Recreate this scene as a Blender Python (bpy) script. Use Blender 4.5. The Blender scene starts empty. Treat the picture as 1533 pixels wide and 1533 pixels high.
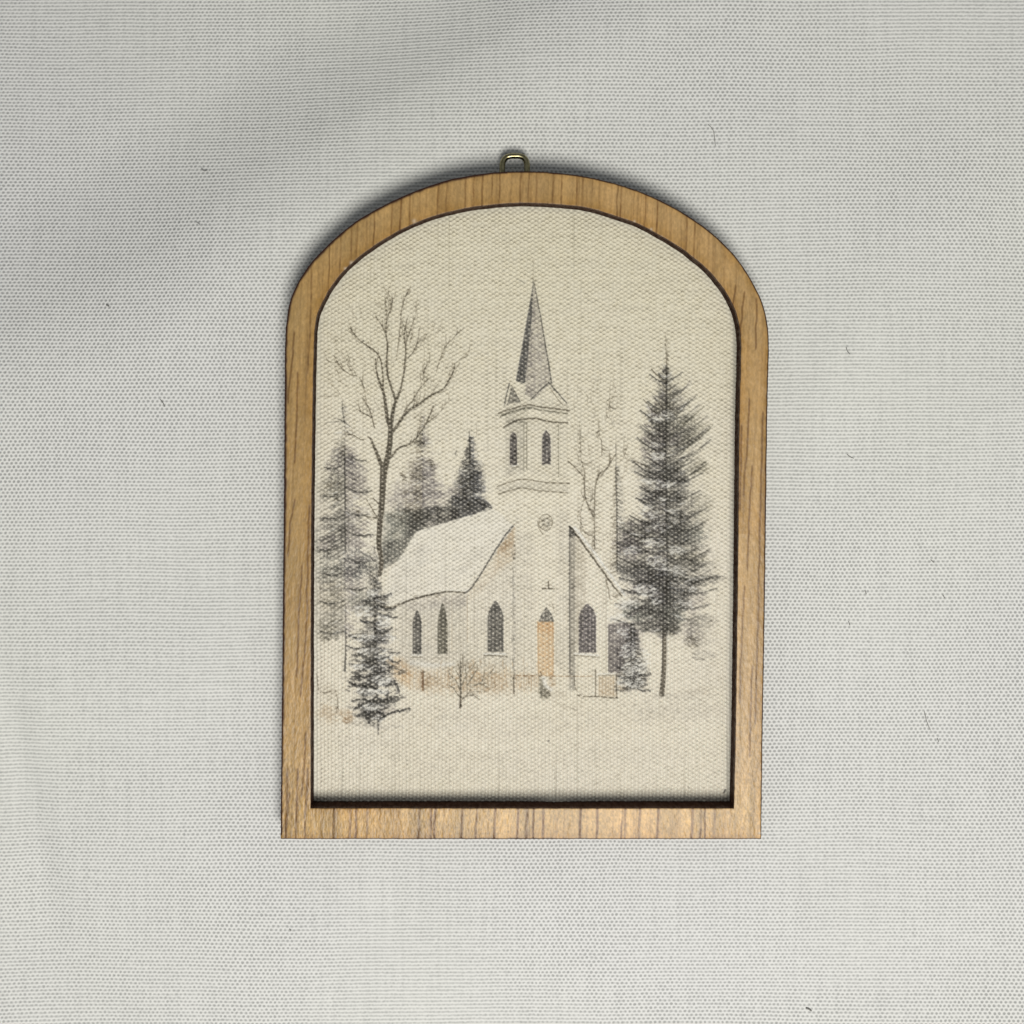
import bpy, math
import numpy as np
from mathutils import Vector

# ------------------------------------------------------------------ camera, light, exposure
S = 0.0001                      # one photograph pixel on the cloth = 0.1 mm
H = 0.22                        # camera height above the cloth
CX, CY = 730.0, 600.0           # point straight below the lens, in photograph pixels

scene = bpy.context.scene
def W(px, py, z=0.0):
    """photo pixel seen at height z -> world point"""
    k = (H - z) / H
    x = CX + (np.asarray(px, float) - CX) * k
    y = CY + (np.asarray(py, float) - CY) * k
    return (x - 766.5) * S, (766.5 - y) * S

cam_d = bpy.data.cameras.new('camera')
cam = bpy.data.objects.new('camera', cam_d)
scene.collection.objects.link(cam)
cam.location = ((CX - 766.5) * S, (766.5 - CY) * S, H)
cam_d.sensor_width = 36.0
cam_d.lens = 36.0 * H / (1533 * S)
cam_d.shift_x = (766.5 - CX) / 1533
cam_d.shift_y = (CY - 766.5) / 1533
cam_d.clip_start = 0.005
cam_d.clip_end = 10
scene.camera = cam

world = bpy.data.worlds.new('World')
scene.world = world
world.use_nodes = True
bg = world.node_tree.nodes['Background']
bg.inputs[0].default_value = (0.93, 0.97, 1.0, 1)
bg.inputs[1].default_value = 0.20

def area(name, loc, target, size, power, col):
    d = bpy.data.lights.new(name, 'AREA')
    d.shape = 'DISK'; d.size = size; d.energy = power; d.color = col
    o = bpy.data.objects.new(name, d)
    o.location = loc
    o.rotation_euler = (Vector(target) - Vector(loc)).to_track_quat('-Z', 'Y').to_euler()
    scene.collection.objects.link(o)
    return o
area('key_lamp', (0.05, -0.185, 0.46), (0, 0, 0), 0.20, 2.08, (1.0, 0.978, 0.925))

scene.view_settings.view_transform = 'Standard'
scene.view_settings.look = 'None'
scene.view_settings.exposure = 0.0
scene.view_settings.gamma = 1.0
scene.view_settings.use_curve_mapping = False

# ------------------------------------------------------------------ helpers
def s2l(c):
    c = np.asarray(c, float) / 255.0
    return np.where(c <= 0.04045, c / 12.92, ((c + 0.055) / 1.055) ** 2.4)

def vnoise(x, y, seed):
    """smooth value noise, -1..1"""
    xi = np.floor(x).astype(np.int64); yi = np.floor(y).astype(np.int64)
    fx = x - xi; fy = y - yi
    fx = fx * fx * (3 - 2 * fx); fy = fy * fy * (3 - 2 * fy)
    def h(a, b):
        n = (a * 374761393 + b * 668265263 + seed * 974711) & 0x7fffffff
        n = ((n ^ (n >> 13)) * 1274126177) & 0x7fffffff
        n = n ^ (n >> 16)
        return (n & 0xffff) / 32767.5 - 1.0
    a = h(xi, yi); b = h(xi + 1, yi); c = h(xi, yi + 1); d = h(xi + 1, yi + 1)
    return (a * (1 - fx) + b * fx) * (1 - fy) + (c * (1 - fx) + d * fx) * fy

def fbm(x, y, seed, octv=4):
    r = 0; a = 1; t = 0
    for i in range(octv):
        r = r + a * vnoise(x * 2 ** i, y * 2 ** i, seed + i * 17); t += a; a *= 0.55
    return r / t

def sstep(a, b, x):
    t = np.clip((x - a) / (b - a), 0, 1)
    return t * t * (3 - 2 * t)

def fast_mesh(name, co, quads, mat, parent=None, cols=None, smooth=True):
    me = bpy.data.meshes.new(name)
    co = np.ascontiguousarray(co, np.float32); quads = np.ascontiguousarray(quads, np.int32)
    me.vertices.add(len(co)); me.vertices.foreach_set('co', co.ravel())
    me.loops.add(quads.size); me.loops.foreach_set('vertex_index', quads.ravel())
    me.polygons.add(len(quads))
    me.polygons.foreach_set('loop_start', np.arange(0, quads.size, 4, dtype=np.int32))
    me.polygons.foreach_set('loop_total', np.full(len(quads), 4, np.int32))
    me.polygons.foreach_set('use_smooth', np.full(len(quads), smooth))
    me.update(calc_edges=True)
    if cols is not None:
        at = me.color_attributes.new('Col', 'FLOAT_COLOR', 'POINT')
        c4 = np.ones((len(co), 4), np.float32); c4[:, :3] = cols
        at.data.foreach_set('color', c4.ravel())
    me.materials.append(mat)
    o = bpy.data.objects.new(name, me)
    scene.collection.objects.link(o)
    if parent: o.parent = parent
    return o

def catmull(pts, n):
    """resample a polyline smoothly to n points, even spacing"""
    p = np.array(pts, float)
    P = np.vstack([2 * p[0] - p[1], p, 2 * p[-1] - p[-2]])
    out = []
    for i in range(1, len(P) - 2):
        t = np.linspace(0, 1, 24, endpoint=False)[:, None]
        a, b, c, d = P[i - 1], P[i], P[i + 1], P[i + 2]
        out.append(0.5 * (2 * b + (c - a) * t + (2 * a - 5 * b + 4 * c - d) * t ** 2 + (3 * b - a - 3 * c + d) * t ** 3))
    out.append(p[-1:])
    q = np.vstack(out)
    L = np.r_[0, np.cumsum(np.hypot(*np.diff(q, axis=0).T))]
    s = np.linspace(0, L[-1], n)
    return np.c_[np.interp(s, L, q[:, 0]), np.interp(s, L, q[:, 1])]

def lin(a, b, n):
    t = np.linspace(0, 1, n)[:, None]
    return np.array(a) * (1 - t) + np.array(b) * t

# ------------------------------------------------------------------ the two outlines of the frame (photo pixels)
OUT_ARC = [(420, 1256), (421.6, 1100), (423.6, 900), (425.4, 700), (426.4, 560), (427, 512), (430.5, 470), (439, 438), (456, 407),
           (478, 380), (507, 352), (537, 329), (566, 312), (596, 297), (635, 281), (668, 270.5), (700, 263.5),
           (740, 258.3), (785, 256.6), (830, 258.5), (880, 265), (930, 277.5), (968, 291), (998, 305), (1027, 321.5),
           (1056, 341.5), (1077, 359), (1097, 379.5), (1116, 405), (1134, 437), (1144.5, 464), (1150, 495),
           (1151, 530), (1149, 600), (1147, 750), (1145, 900), (1142, 1080), (1139.5, 1256)]
IN_ARC = [(465, 1210), (465.3, 1100), (466.2, 800), (468.5, 600), (470, 530), (471.3, 494), (475.5, 470), (484.5, 450), (494.5, 432),
          (510, 411), (533, 388.5), (557, 370.5), (581, 355), (615, 337), (654, 322.5), (700, 311.5), (740, 306.5),
          (782, 304), (830, 306), (880, 311.5), (929, 326), (959, 337), (988, 352.5), (1017, 370), (1037, 385),
          (1057, 402), (1076, 423), (1095, 452), (1105, 480), (1109, 512), (1109, 545), (1107, 620), (1105.5, 750),
          (1104, 900), (1101, 1100), (1098.5, 1210)]
NA, NB = 2200, 720
out_px = np.vstack([catmull(OUT_ARC, NA), lin((1139.5, 1256), (420, 1256), NB)[1:-1]])
in_px = np.vstack([catmull(IN_ARC, NA), lin((1098.5, 1210), (465, 1210), NB)[1:-1]])
NP = len(out_px)
tt = np.arange(NP)
out_px = out_px + 0.25 * np.c_[vnoise(tt / 11., tt * 0, 5), vnoise(tt / 11., tt * 0, 9)]
in_px = in_px + 0.25 * np.c_[vnoise(tt / 9., tt * 0, 15), vnoise(tt / 9., tt * 0, 19)]

Z_PANEL, Z_CANVAS, Z_TOP = 0.0008, 0.0019, 0.0057

# ------------------------------------------------------------------ materials
def new_mat(name):
    m = bpy.data.materials.new(name); m.use_nodes = True
    nt = m.node_tree
    return m, nt, nt.nodes['Principled BSDF']

def mat_cloth():
    m, nt, b = new_mat('white_woven_cloth')
    N = nt.nodes; L = nt.links
    def math_(op, a, c=None, clamp=False):
        n = N.new('ShaderNodeMath'); n.operation = op; n.use_clamp = clamp
        for i, v in enumerate((a, c)):
            if v is None: continue
            if isinstance(v, (int, float)): n.inputs[i].default_value = v
            else: L.new(v, n.inputs[i])
        return n.outputs[0]
    tc = N.new('ShaderNodeTexCoord')
    sp = N.new('ShaderNodeSeparateXYZ'); L.new(tc.outputs['Object'], sp.inputs[0])
    def noise(scale, detail=2, vec=None):
        n = N.new('ShaderNodeTexNoise'); n.inputs['Scale'].default_value = scale
        n.inputs['Detail'].default_value = detail
        L.new(vec or tc.outputs['Object'], n.inputs['Vector'])
        return n
    wob = noise(55, 1); sw = N.new('ShaderNodeSeparateColor'); L.new(wob.outputs['Color'], sw.inputs[0])
    fin = noise(1500, 1); sf = N.new('ShaderNodeSeparateColor'); L.new(fin.outputs['Color'], sf.inputs[0])
    x = math_('ADD', sp.outputs[0], math_('MULTIPLY', sw.outputs[0], 0.0016))
    x = math_('ADD', x, math_('MULTIPLY', sf.outputs[0], 0.00022))
    y = math_('ADD', sp.outputs[1], math_('MULTIPLY', sw.outputs[1], 0.00045))
    y = math_('ADD', y, math_('MULTIPLY', sf.outputs[1], 0.00014))
    px, qy = 6.7 * S, 5.45 * S
    cx = math_('COSINE', math_('MULTIPLY', x, 2 * math.pi / px))
    cy = math_('COSINE', math_('MULTIPLY', y, math.pi / qy))
    cy2 = math_('COSINE', math_('MULTIPLY', y, 2 * math.pi / qy))
    big = noise(16, 2)
    amp = N.new('ShaderNodeMapRange'); L.new(big.outputs[0], amp.inputs[0])
    amp.inputs[1].default_value = 0.38; amp.inputs[2].default_value = 0.62
    amp.inputs[3].default_value = 0.2; amp.inputs[4].default_value = 1.35
    cell = math_('MULTIPLY', math_('MULTIPLY', cx, cy), amp.outputs[0])
    per = noise(1400, 0)
    cell = math_('MULTIPLY', cell, math_('ADD', math_('MULTIPLY', per.outputs[0], 1.6), 0.2))
    h = math_('ADD', math_('MULTIPLY', cell, 0.30), math_('MULTIPLY', cy2, -0.22))
    h = math_('ADD', h, 0.5)
    thr = noise(2600, 2)
    h = math_('ADD', h, math_('MULTIPLY', math_('SUBTRACT', thr.outputs[0], 0.5), 0.5))
    mpx = N.new('ShaderNodeMapping'); mpx.inputs['Scale'].default_value = (120, 1800, 1); L.new(tc.outputs['Object'], mpx.inputs[0])
    slub = noise(1, 1, mpx.outputs[0])
    mpy = N.new('ShaderNodeMapping'); mpy.inputs['Scale'].default_value = (1500, 60, 1); L.new(tc.outputs['Object'], mpy.inputs[0])
    slub2 = noise(1, 1, mpy.outputs[0])
    h = math_('ADD', h, math_('MULTIPLY', math_('SUBTRACT', slub.outputs[0], 0.5), 0.2))
    h = math_('ADD', h, math_('MULTIPLY', math_('SUBTRACT', slub2.outputs[0], 0.5), 0.22))
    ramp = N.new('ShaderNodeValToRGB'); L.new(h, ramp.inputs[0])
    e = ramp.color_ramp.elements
    e[0].position = 0.08; e[0].color = (0.42, 0.425, 0.41, 1)  # thread gaps darker in the colour: see-through weave plus painted-in shade
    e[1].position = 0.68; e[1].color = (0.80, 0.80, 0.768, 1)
    # very soft warm/cool unevenness of the cloth dye
    tint = noise(9, 3)
    mx = N.new('ShaderNodeMix'); mx.data_type = 'RGBA'; mx.blend_type = 'MULTIPLY'; mx.inputs[0].default_value = 1
    r2 = N.new('ShaderNodeValToRGB'); L.new(tint.outputs[0], r2.inputs[0])
    r2.color_ramp.elements[0].position = 0.35; r2.color_ramp.elements[0].color = (1.0, 1.0, 0.975, 1)
    r2.color_ramp.elements[1].position = 0.65; r2.color_ramp.elements[1].color = (0.985, 0.98, 1.0, 1)
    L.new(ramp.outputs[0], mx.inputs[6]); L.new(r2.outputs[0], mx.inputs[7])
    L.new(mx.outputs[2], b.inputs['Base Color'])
    b.inputs['Roughness'].default_value = 0.62
    b.inputs['Specular IOR Level'].default_value = 0.3
    b.inputs['Sheen Weight'].default_value = 0.1
    bp = N.new('ShaderNodeBump'); bp.inputs['Distance'].default_value = 0.00012; bp.inputs['Strength'].default_value = 0.95
    L.new(h, bp.inputs['Height']); L.new(bp.outputs[0], b.inputs['Normal'])
    return m

def mat_vcol(name, rough, spec, bumpscale=None, bumpdist=0.00003, bumpstr=0.5, flecks=0.0):
    m, nt, b = new_mat(name); N = nt.nodes; L = nt.links
    a = N.new('ShaderNodeAttribute'); a.attribute_name = 'Col'
    src = a.outputs['Color']
    lum = N.new('ShaderNodeVectorMath'); lum.operation = 'DOT_PRODUCT'; lum.inputs[1].default_value = (3.0, 3.0, 3.0)
    L.new(src, lum.inputs[0])
    sm = N.new('ShaderNodeMapRange'); sm.inputs[1].default_value = 0.25; sm.inputs[2].default_value = 1.0
    sm.inputs[3].default_value = 0.02; sm.inputs[4].default_value = spec
    L.new(lum.outputs['Value'], sm.inputs[0])
    tc = N.new('ShaderNodeTexCoord')
    if flecks:
        mp = N.new('ShaderNodeMapping'); mp.inputs['Scale'].default_value = (1.0, 0.35, 1.0)
        L.new(tc.outputs['Object'], mp.inputs[0])
        n = N.new('ShaderNodeTexNoise'); n.inputs['Scale'].default_value = 3200; n.inputs['Detail'].default_value = 3
        L.new(mp.outputs[0], n.inputs['Vector'])
        r = N.new('ShaderNodeMapRange'); r.inputs[1].default_value = 0.3; r.inputs[2].default_value = 0.7
        r.inputs[3].default_value = 1 - flecks; r.inputs[4].default_value = 1 + flecks
        L.new(n.outputs[0], r.inputs[0])
        v = N.new('ShaderNodeVectorMath'); v.operation = 'SCALE'
        L.new(src, v.inputs[0]); L.new(r.outputs[0], v.inputs['Scale'])
        src = v.outputs[0]
    L.new(src, b.inputs['Base Color'])
    b.inputs['Roughness'].default_value = rough
    L.new(sm.outputs[0], b.inputs['Specular IOR Level'])
    df = N.new('ShaderNodeBsdfDiffuse'); L.new(src, df.inputs['Color'])
    mxs = N.new('ShaderNodeMixShader'); L.new(b.outputs[0], mxs.inputs[2]); L.new(df.outputs[0], mxs.inputs[1])
    mf = N.new('ShaderNodeMapRange'); mf.inputs[1].default_value = 0.2; mf.inputs[2].default_value = 0.6; L.new(lum.outputs['Value'], mf.inputs[0])
    L.new(mf.outputs[0], mxs.inputs[0]); L.new(mxs.outputs[0], N['Material Output'].inputs['Surface'])
    if bumpscale:
        mp2 = N.new('ShaderNodeMapping'); mp2.inputs['Scale'].default_value = (1.0, 0.4, 1.0)
        L.new(tc.outputs['Object'], mp2.inputs[0])
        n2 = N.new('ShaderNodeTexNoise'); n2.inputs['Scale'].default_value = bumpscale; n2.inputs['Detail'].default_value = 3
        L.new(mp2.outputs[0], n2.inputs['Vector'])
        bp = N.new('ShaderNodeBump'); bp.inputs['Distance'].default_value = bumpdist; bp.inputs['Strength'].default_value = bumpstr
        L.new(n2.outputs[0], bp.inputs['Height']); L.new(bp.outputs[0], b.inputs['Normal'])
    return m

def mat_metal():
    m, nt, b = new_mat('tarnished_brass_wire'); N = nt.nodes; L = nt.links
    n = N.new('ShaderNodeTexNoise'); n.inputs['Scale'].default_value = 1800; n.inputs['Detail'].default_value = 3
    tc = N.new('ShaderNodeTexCoord'); L.new(tc.outputs['Object'], n.inputs['Vector'])
    r = N.new('ShaderNodeValToRGB'); L.new(n.outputs[0], r.inputs[0])
    r.color_ramp.elements[0].position = 0.3; r.color_ramp.elements[0].color = (0.17, 0.15, 0.08, 1)
    r.color_ramp.elements[1].position = 0.7; r.color_ramp.elements[1].color = (0.42, 0.38, 0.22, 1)
    L.new(r.outputs[0], b.inputs['Base Color'])
    b.inputs['Metallic'].default_value = 1.0; b.inputs['Roughness'].default_value = 0.22
    return m

def mat_plain(name, c, rough=0.8):
    m, nt, b = new_mat(name); N = nt.nodes; L = nt.links
    n = N.new('ShaderNodeTexNoise'); n.inputs['Scale'].default_value = 900
    tc = N.new('ShaderNodeTexCoord'); L.new(tc.outputs['Object'], n.inputs['Vector'])
    r = N.new('ShaderNodeValToRGB'); L.new(n.outputs[0], r.inputs[0])
    r.color_ramp.elements[0].position = 0.3; r.color_ramp.elements[0].color = tuple(0.7 * v for v in c) + (1,)
    r.color_ramp.elements[1].position = 0.7; r.color_ramp.elements[1].color = tuple(1.15 * v for v in c) + (1,)
    L.new(r.outputs[0], b.inputs['Base Color']); b.inputs['Roughness'].default_value = rough
    return m

# ------------------------------------------------------------------ the cloth
def build_cloth():
    fine = np.linspace(-700, 2233, 400)
    far = np.array([60, 140, 260, 420, 650, 950, 1400, 2000, 2900, 4200, 6000.])
    ax = np.r_[-700 - far[::-1], fine, 2233 + far]
    n = len(ax)
    PX, PY = np.meshgrid(ax, ax)
    z = np.zeros_like(PX)
    def fold(p0, p1, width, depth):
        """cloth steps down by depth across the line p0-p1, on its left-hand side"""
        nonlocal z
        d = np.array(p1, float) - p0; d /= np.hypot(*d)
        nx, ny = d[1], -d[0]
        t = (PX - p0[0]) * nx + (PY - p0[1]) * ny
        z += -depth * sstep(-width, width, t)
    def ridge(p0, p1, width, height, fade=400):
        nonlocal z
        p0 = np.array(p0, float); p1 = np.array(p1, float)
        d = p1 - p0; Ld = np.hypot(*d); d /= Ld
        u = (PX - p0[0]) * d[0] + (PY - p0[1]) * d[1]
        v = (PX - p0[0]) * -d[1] + (PY - p0[1]) * d[0]
        along = np.exp(-(np.maximum(0, np.maximum(-u, u - Ld)) / fade) ** 2)
        z += height * np.exp(-(v / width) ** 2) * along
    fold((-300, 900), (90, 1700), 170, 22)
    ridge((0, 1010), (300, 1000), 90, 6, 260)
    ridge((20, 1090), (60, 1290), 28, -6, 120)
    ridge((700, 1560), (1533, 1430), 70, -6, 200)
    ridge((1533, 200), (1300, 460), 90, 7, 300)
    ridge((1533, 620), (1330, 760), 80, 5, 200)
    z += 9.0 * fbm(PX / 420., PY / 360., 3, 2)
    # the cloth lies flat under the frame
    dx = np.maximum(0, np.abs(PX - 785) - 350) ; dy = np.maximum(0, np.abs(PY - 760) - 490)
    k = sstep(0, 150, np.hypot(dx, dy))
    zin = z[(dx + dy) == 0].mean()
    z = (z - zin) * k
    # one soft diagonal fold at the upper left, falling away from the frame
    d = np.array((850 - 120, -20 - 430.)); d /= np.hypot(*d)
    t = -((PX - 120) * -d[1] + (PY - 430) * d[0])
    t = t + 22 * vnoise(PX / 210., PY / 210., 12)
    u = (PX - 120) * d[0] + (PY - 430) * d[1]
    z += -60 * sstep(-125, 190, t) * (.35 + .65 * sstep(-330, 160, u)) - 0.07 * np.clip(t, 0, 900)
    X, Y = (PX - 766.5) * S, (766.5 - PY) * S
    co = np.c_[X.ravel(), Y.ravel(), (z * S).ravel()]
    i = np.arange(n * n).reshape(n, n)
    q = np.c_[i[:-1, :-1].ravel(), i[1:, :-1].ravel(), i[1:, 1:].ravel(), i[:-1, 1:].ravel()]
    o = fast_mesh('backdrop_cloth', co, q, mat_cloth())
    o['kind'] = 'structure'
    return co[:, 2].reshape(n, n), ax
cloth_z, cloth_ax = build_cloth()
def cloth_height(px, py):
    i = int(np.searchsorted(cloth_ax, py)); j = int(np.searchsorted(cloth_ax, px))
    return float(cloth_z[i - 1:i + 1, j - 1:j + 1].max())

# ------------------------------------------------------------------ the ornament
orn = bpy.data.objects.new('arched_ornament', None)
orn.empty_display_size = 0.01
scene.collection.objects.link(orn)
orn['label'] = 'arched wooden frame around a canvas print of a snowy church, hung by a brass loop'
orn['category'] = 'picture ornament'

# ---- frame
GRAIN_BOTTOM = [428, 443, 457, 500, 524, 533, 549, 627, 645, 651, 691, 713, 740.5, 775, 789, 799, 813, 869, 894, 931,
                936, 957, 985, 1036, 1049, 1055, 1070]
GRAIN_TOP = [468, 494, 511, 527, 535, 561, 587, 600, 614, 656, 668, 697, 709, 722, 736, 748, 779, 791, 803, 827, 841,
             863, 872, 924, 929, 966, 984, 1028, 1040]
SIDE_LINES = [((441, 500), (436, 555), (431, 600)), ((446, 560), (444, 620), (441, 690)), ((441, 750), (435, 780), (431, 830)),
              ((452, 850), (447, 930), (444, 1010)), ((460, 900), (458, 960), (450, 1040)), ((457, 1100), (455, 1160), (451, 1190)),
              ((463, 760), (461, 840), (459, 900)), ((461, 1170), (459, 1200), (456, 1225)), ((433, 1190), (429, 1230)),
              ((1122, 600), (1119, 660), (1113, 740)), ((1126, 700), (1122, 760), (1119, 850)), ((1142, 620), (1138, 780), (1135, 900)),
              ((1110, 640), (1108, 760)), ((1115, 880), (1110, 960), (1107, 1050)), ((1136, 900), (1133, 1000), (1131, 1080)),
              ((1133, 450), (1131, 520)), ((1101, 430), (1095, 470)), ((1114, 440), (1108, 500)), ((1126, 1000), (1122, 1130))]
def wood_color(px, py, dout, din):
    """dout / din: distance in px from the outer / inner cut edge"""
    u = px + 0.035 * (py - 700)
    side = sstep(450, 1120, px)[:, None]
    base = s2l((174, 141, 89)) * (1 - side) + s2l((184, 150, 100)) * side
    base = base * (1 + sstep(1150, 1215, py)[:, None] * np.array([.11, .09, -.02]))
    a = fbm(u / 11., py / 150., 41, 4)[:, None]
    b2 = fbm(u / 3.2, py / 60., 43, 3)[:, None]
    c = base * (1 + 0.20 * a + 0.10 * b2)
    pk = fbm(px / 60., py / 60., 47, 2)[:, None]
    c = c * (1 + pk * np.array([0.04, 0.0, -0.07]))
    spk = fbm(px / 1.9, py / 3.0, 53, 2)[:, None]
    c = c * (1 + (0.16 + 0.26 * sstep(900, 1240, py))[:, None] * spk)
    blk = (vnoise(u / 13., py * 0 + 3, 59) * (.5 + sstep(1100, 1230, py)))[:, None]
    c = c * (1 + blk * np.array([.12, .12, .15]))
    dark = np.zeros(len(px))
    def add_line(x0, w, s, sel, wob):
        nonlocal dark
        d = np.abs(u - (x0) - wob)
        dark[sel] = np.maximum(dark[sel], (s * (1 - sstep(w * 0.4, w * 1.5, d)))[sel])
    rng = np.random.RandomState(4)
    extra = [x for x in np.linspace(430, 1128, 46) + rng.uniform(-7, 7, 46)]
    for xs, sel, yr, st in ((extra, py > 1180, 1233, .42), ([x for x in np.linspace(450, 1120, 40) + rng.uniform(-8, 8, 40)], py < 560, 320, .32), (GRAIN_BOTTOM, py > 1150, 1233, 1.3), (GRAIN_TOP, py < 560, 320, 0.85)):
        for x0 in xs:
            yy = yr if yr > 1000 else 285 + ((x0 - 785) / 360.) ** 2 * 110
            wob = .8 * vnoise(py / 20., np.full_like(py, x0), 3)
            brk = 0.85 + 0.3 * vnoise(py / 12., np.full_like(py, x0 * 3.1), 8)
            add_line(x0 + 0.035 * (yy - 700), rng.uniform(1.5, 2.5) if xs is GRAIN_BOTTOM else rng.uniform(1.0, 1.7), st * rng.uniform(0.7, 1.0) * brk, sel, wob)
    for ln in SIDE_LINES:
        ln = np.array(ln, float)
        yy = np.clip(py, ln[0, 1], ln[-1, 1])
        xc = np.interp(yy, ln[:, 1], ln[:, 0]) + 0.7 * vnoise(py / 14., py * 0 + ln[0, 0], 6)
        d = np.hypot(px - xc, (py - yy) * 0.35)
        dark = np.maximum(dark, 0.8 * (1 - sstep(0.6, 2.4, d)))
    # faint random grain everywhere
    g = vnoise(u / 2.0, py / 180., 77)
    dark = np.maximum(dark, 0.28 * sstep(0.35, 0.9, g))
    c = c * (1 - np.clip(dark, 0, 1)[:, None] * np.array([0.62, 0.71, 0.82]))
    # amber scorch next to the cuts
    amb = np.maximum(0.9 * np.exp(-din / 13.) * (py < 800), 0)
    amb = np.maximum(amb, 1.1 * np.exp(-np.maximum(dout, 0) / 10.) * ((py > 1190) | (px > 1080)))
    amb = np.maximum(amb, 0.75 * np.exp(-np.maximum(din, 0) / 14.) * ((px < 600)))
    amb = np.maximum(amb, 0.7 * np.exp(-np.maximum(dout, 0) / 6.))
    amb = np.clip(amb * (0.75 + 0.5 * fbm(px / 14., py / 14., 91, 3)), 0, 1)[:, None]
    c = c * (1 - amb * np.array([0.30, 0.44, 0.78]))
    # burnt rim
    rimw = np.where(px < 760, 3.4, 1.9)
    rimw = np.where(py > 1250, 1.2, rimw) * (1 + 0.25 * vnoise(px / 9., py / 9., 31))
    burn = np.maximum(1 - sstep(rimw * 0.5, rimw * 1.5, dout), 1.0 * (1 - sstep(0.1, 1.1, din)))[:, None]
    char = np.array([0.040, 0.018, 0.014])
    c = c * (1 - burn) + char * burn
    for (x, y, r) in ((620, 331, 3.0), (526, 393, 2.6), (517, 402, 2.2), (950, 331, 1.8), (975, 343, 1.8), (1137, 1247, 2.0)):
        m = np.exp(-((px - x) ** 2 + (py - y) ** 2) / r ** 2)[:, None]
        c = c * (1 - 0.7 * m) + np.array([0.62, 0.50, 0.36]) * 0.7 * m
    return np.clip(c, 0.004, 0.9)

def build_frame():
    rows_co, rows_col = [], []
    R = 44
    ts = np.r_[0, 0.012, 0.03, np.linspace(0.06, 0.94, R - 6), 0.97, 0.988, 1.0]
    wid = np.hypot(*(in_px - out_px).T)
    # outer wall, bottom to top (the wall narrows a hair: laser kerf)
    cxy = np.array([785, 780.])
    for k, zz in enumerate((Z_PANEL + 0.00005, 0.0020, 0.0038, Z_TOP - 0.00012)):
        x, y = W(out_px[:, 0], out_px[:, 1], Z_TOP)
        rows_co.append(np.c_[x, y, np.full(NP, zz)])
        nn = 1 + 0.35 * fbm(tt / 5., tt * 0 + zz * 9000, 61, 2)[:, None]
        rows_col.append(np.array([0.038, 0.017, 0.011]) * nn)
    for k, t in enumerate(ts):
        p = out_px * (1 - t) + in_px * t
        e = min(t * 46, (1 - t) * 46)
        drop = 0.000025 * np.exp(-(e / 1.0) ** 2)
        x, y = W(p[:, 0], p[:, 1], Z_TOP)
        x0, y0 = W(out_px[:, 0], out_px[:, 1], Z_TOP)
        zz = Z_TOP - drop + 0.000012 * fbm(p[:, 0] / 3., p[:, 1] / 12., 67, 2)
        rows_co.append(np.c_[x, y, zz])
        rows_col.append(wood_color(p[:, 0], p[:, 1], t * wid, (1 - t) * wid))
    for k, zz in enumerate((Z_TOP - 0.0002, Z_TOP - 0.0012, 0.0034, 0.0021, Z_PANEL + 0.00005)):
        x, y = W(in_px[:, 0], in_px[:, 1], Z_TOP)
        rows_co.append(np.c_[x, y, np.full(NP, zz)])
        nn = 1 + 0.4 * fbm(tt / 5., tt * 0 + zz * 9000, 63, 2)[:, None]
        top = 1.0 if k > 0 else 1.6
        rows_col.append(np.array([0.050, 0.026, 0.018]) * nn * top)
    M = len(rows_co)
    co = np.vstack(rows_co); col = np.vstack(rows_col)
    i = np.arange(M * NP).reshape(M, NP)
    j = np.r_[np.arange(1, NP), 0]
    a = i; b = i[:, j]
    q = []
    for r in range(M):
        r2 = (r + 1) % M
        q.append(np.c_[a[r], b[r], b[r2], a[r2]])
    return fast_mesh('frame', co, np.vstack(q), mat_vcol('oak_veneer_frame', 0.36, 0.38, 2000, 0.00009, 0.7, 0.12), orn, col)
build_frame()

# ---- backing panel (thin board the print is glued to)
def build_panel():
    xo, yo = W(out_px[:, 0], out_px[:, 1], Z_TOP)
    cx_, cy_ = W(785, 760, Z_TOP)
    rings = []
    for zz in (0.00002, Z_PANEL):
        for t in (1.0, 0.5, 0.02) if zz > 0.0001 else (0.02, 0.5, 1.0):
            rings.append(np.c_[cx_ + (xo - cx_) * t * 0.999, cy_ + (yo - cy_) * t * 0.999, np.full(NP, zz)])
    M = len(rings); i = np.arange(M * NP).reshape(M, NP); j = np.r_[np.arange(1, NP), 0]
    q = [np.c_[i[(r + 1) % M], i[(r + 1) % M][j], i[r][j], i[r]] for r in range(M)]
    return fast_mesh('backing_panel', np.vstack(rings), np.vstack(q), mat_plain('charred_backing_board', (0.05, 0.028, 0.018)), orn, smooth=False)
build_panel()

#PAINT_BEGIN
# ------------------------------------------------------------------ the print: painted stroke by stroke into an ink-density field
PX0, PY0, PX1, PY1 = 440, 285, 1125, 1235
SS = 2
PW, PH = (PX1 - PX0) * SS, (PY1 - PY0) * SS
D = np.zeros((PH, PW, 3), np.float32)       # ink density
SN = np.zeros((PH, PW), np.float32)         # white snow highlights
rs = np.random.RandomState(11)
INK = dict(sepia=(0.96, 1.02, 1.12), grey=(1.0, 1.0, 0.99), blue=(1.04, 1.02, 0.93), purple=(1.0, 1.035, 0.94), black=(1.0, 1.0, 0.98),
           olive=(0.97, 0.98, 1.06), brown=(0.72, 0.98, 1.3), orange=(0.24, 0.66, 1.2), green=(1.03, 0.98, 0.97))
def Z(ox, oy, s):
    return lambda pts: [(ox + X / s, oy + Y / s) for X, Y in pts]
zA = Z(460, 380, 4.509); zB = Z(460, 700, 4.509); zC = Z(460, 920, 4.509)
zD = Z(465, 580, 7.3); zE = Z(465, 760, 7.3); zF = Z(465, 930, 7.3)
zG = Z(680, 540, 6.968); zH = Z(650, 860, 5.286)
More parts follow.
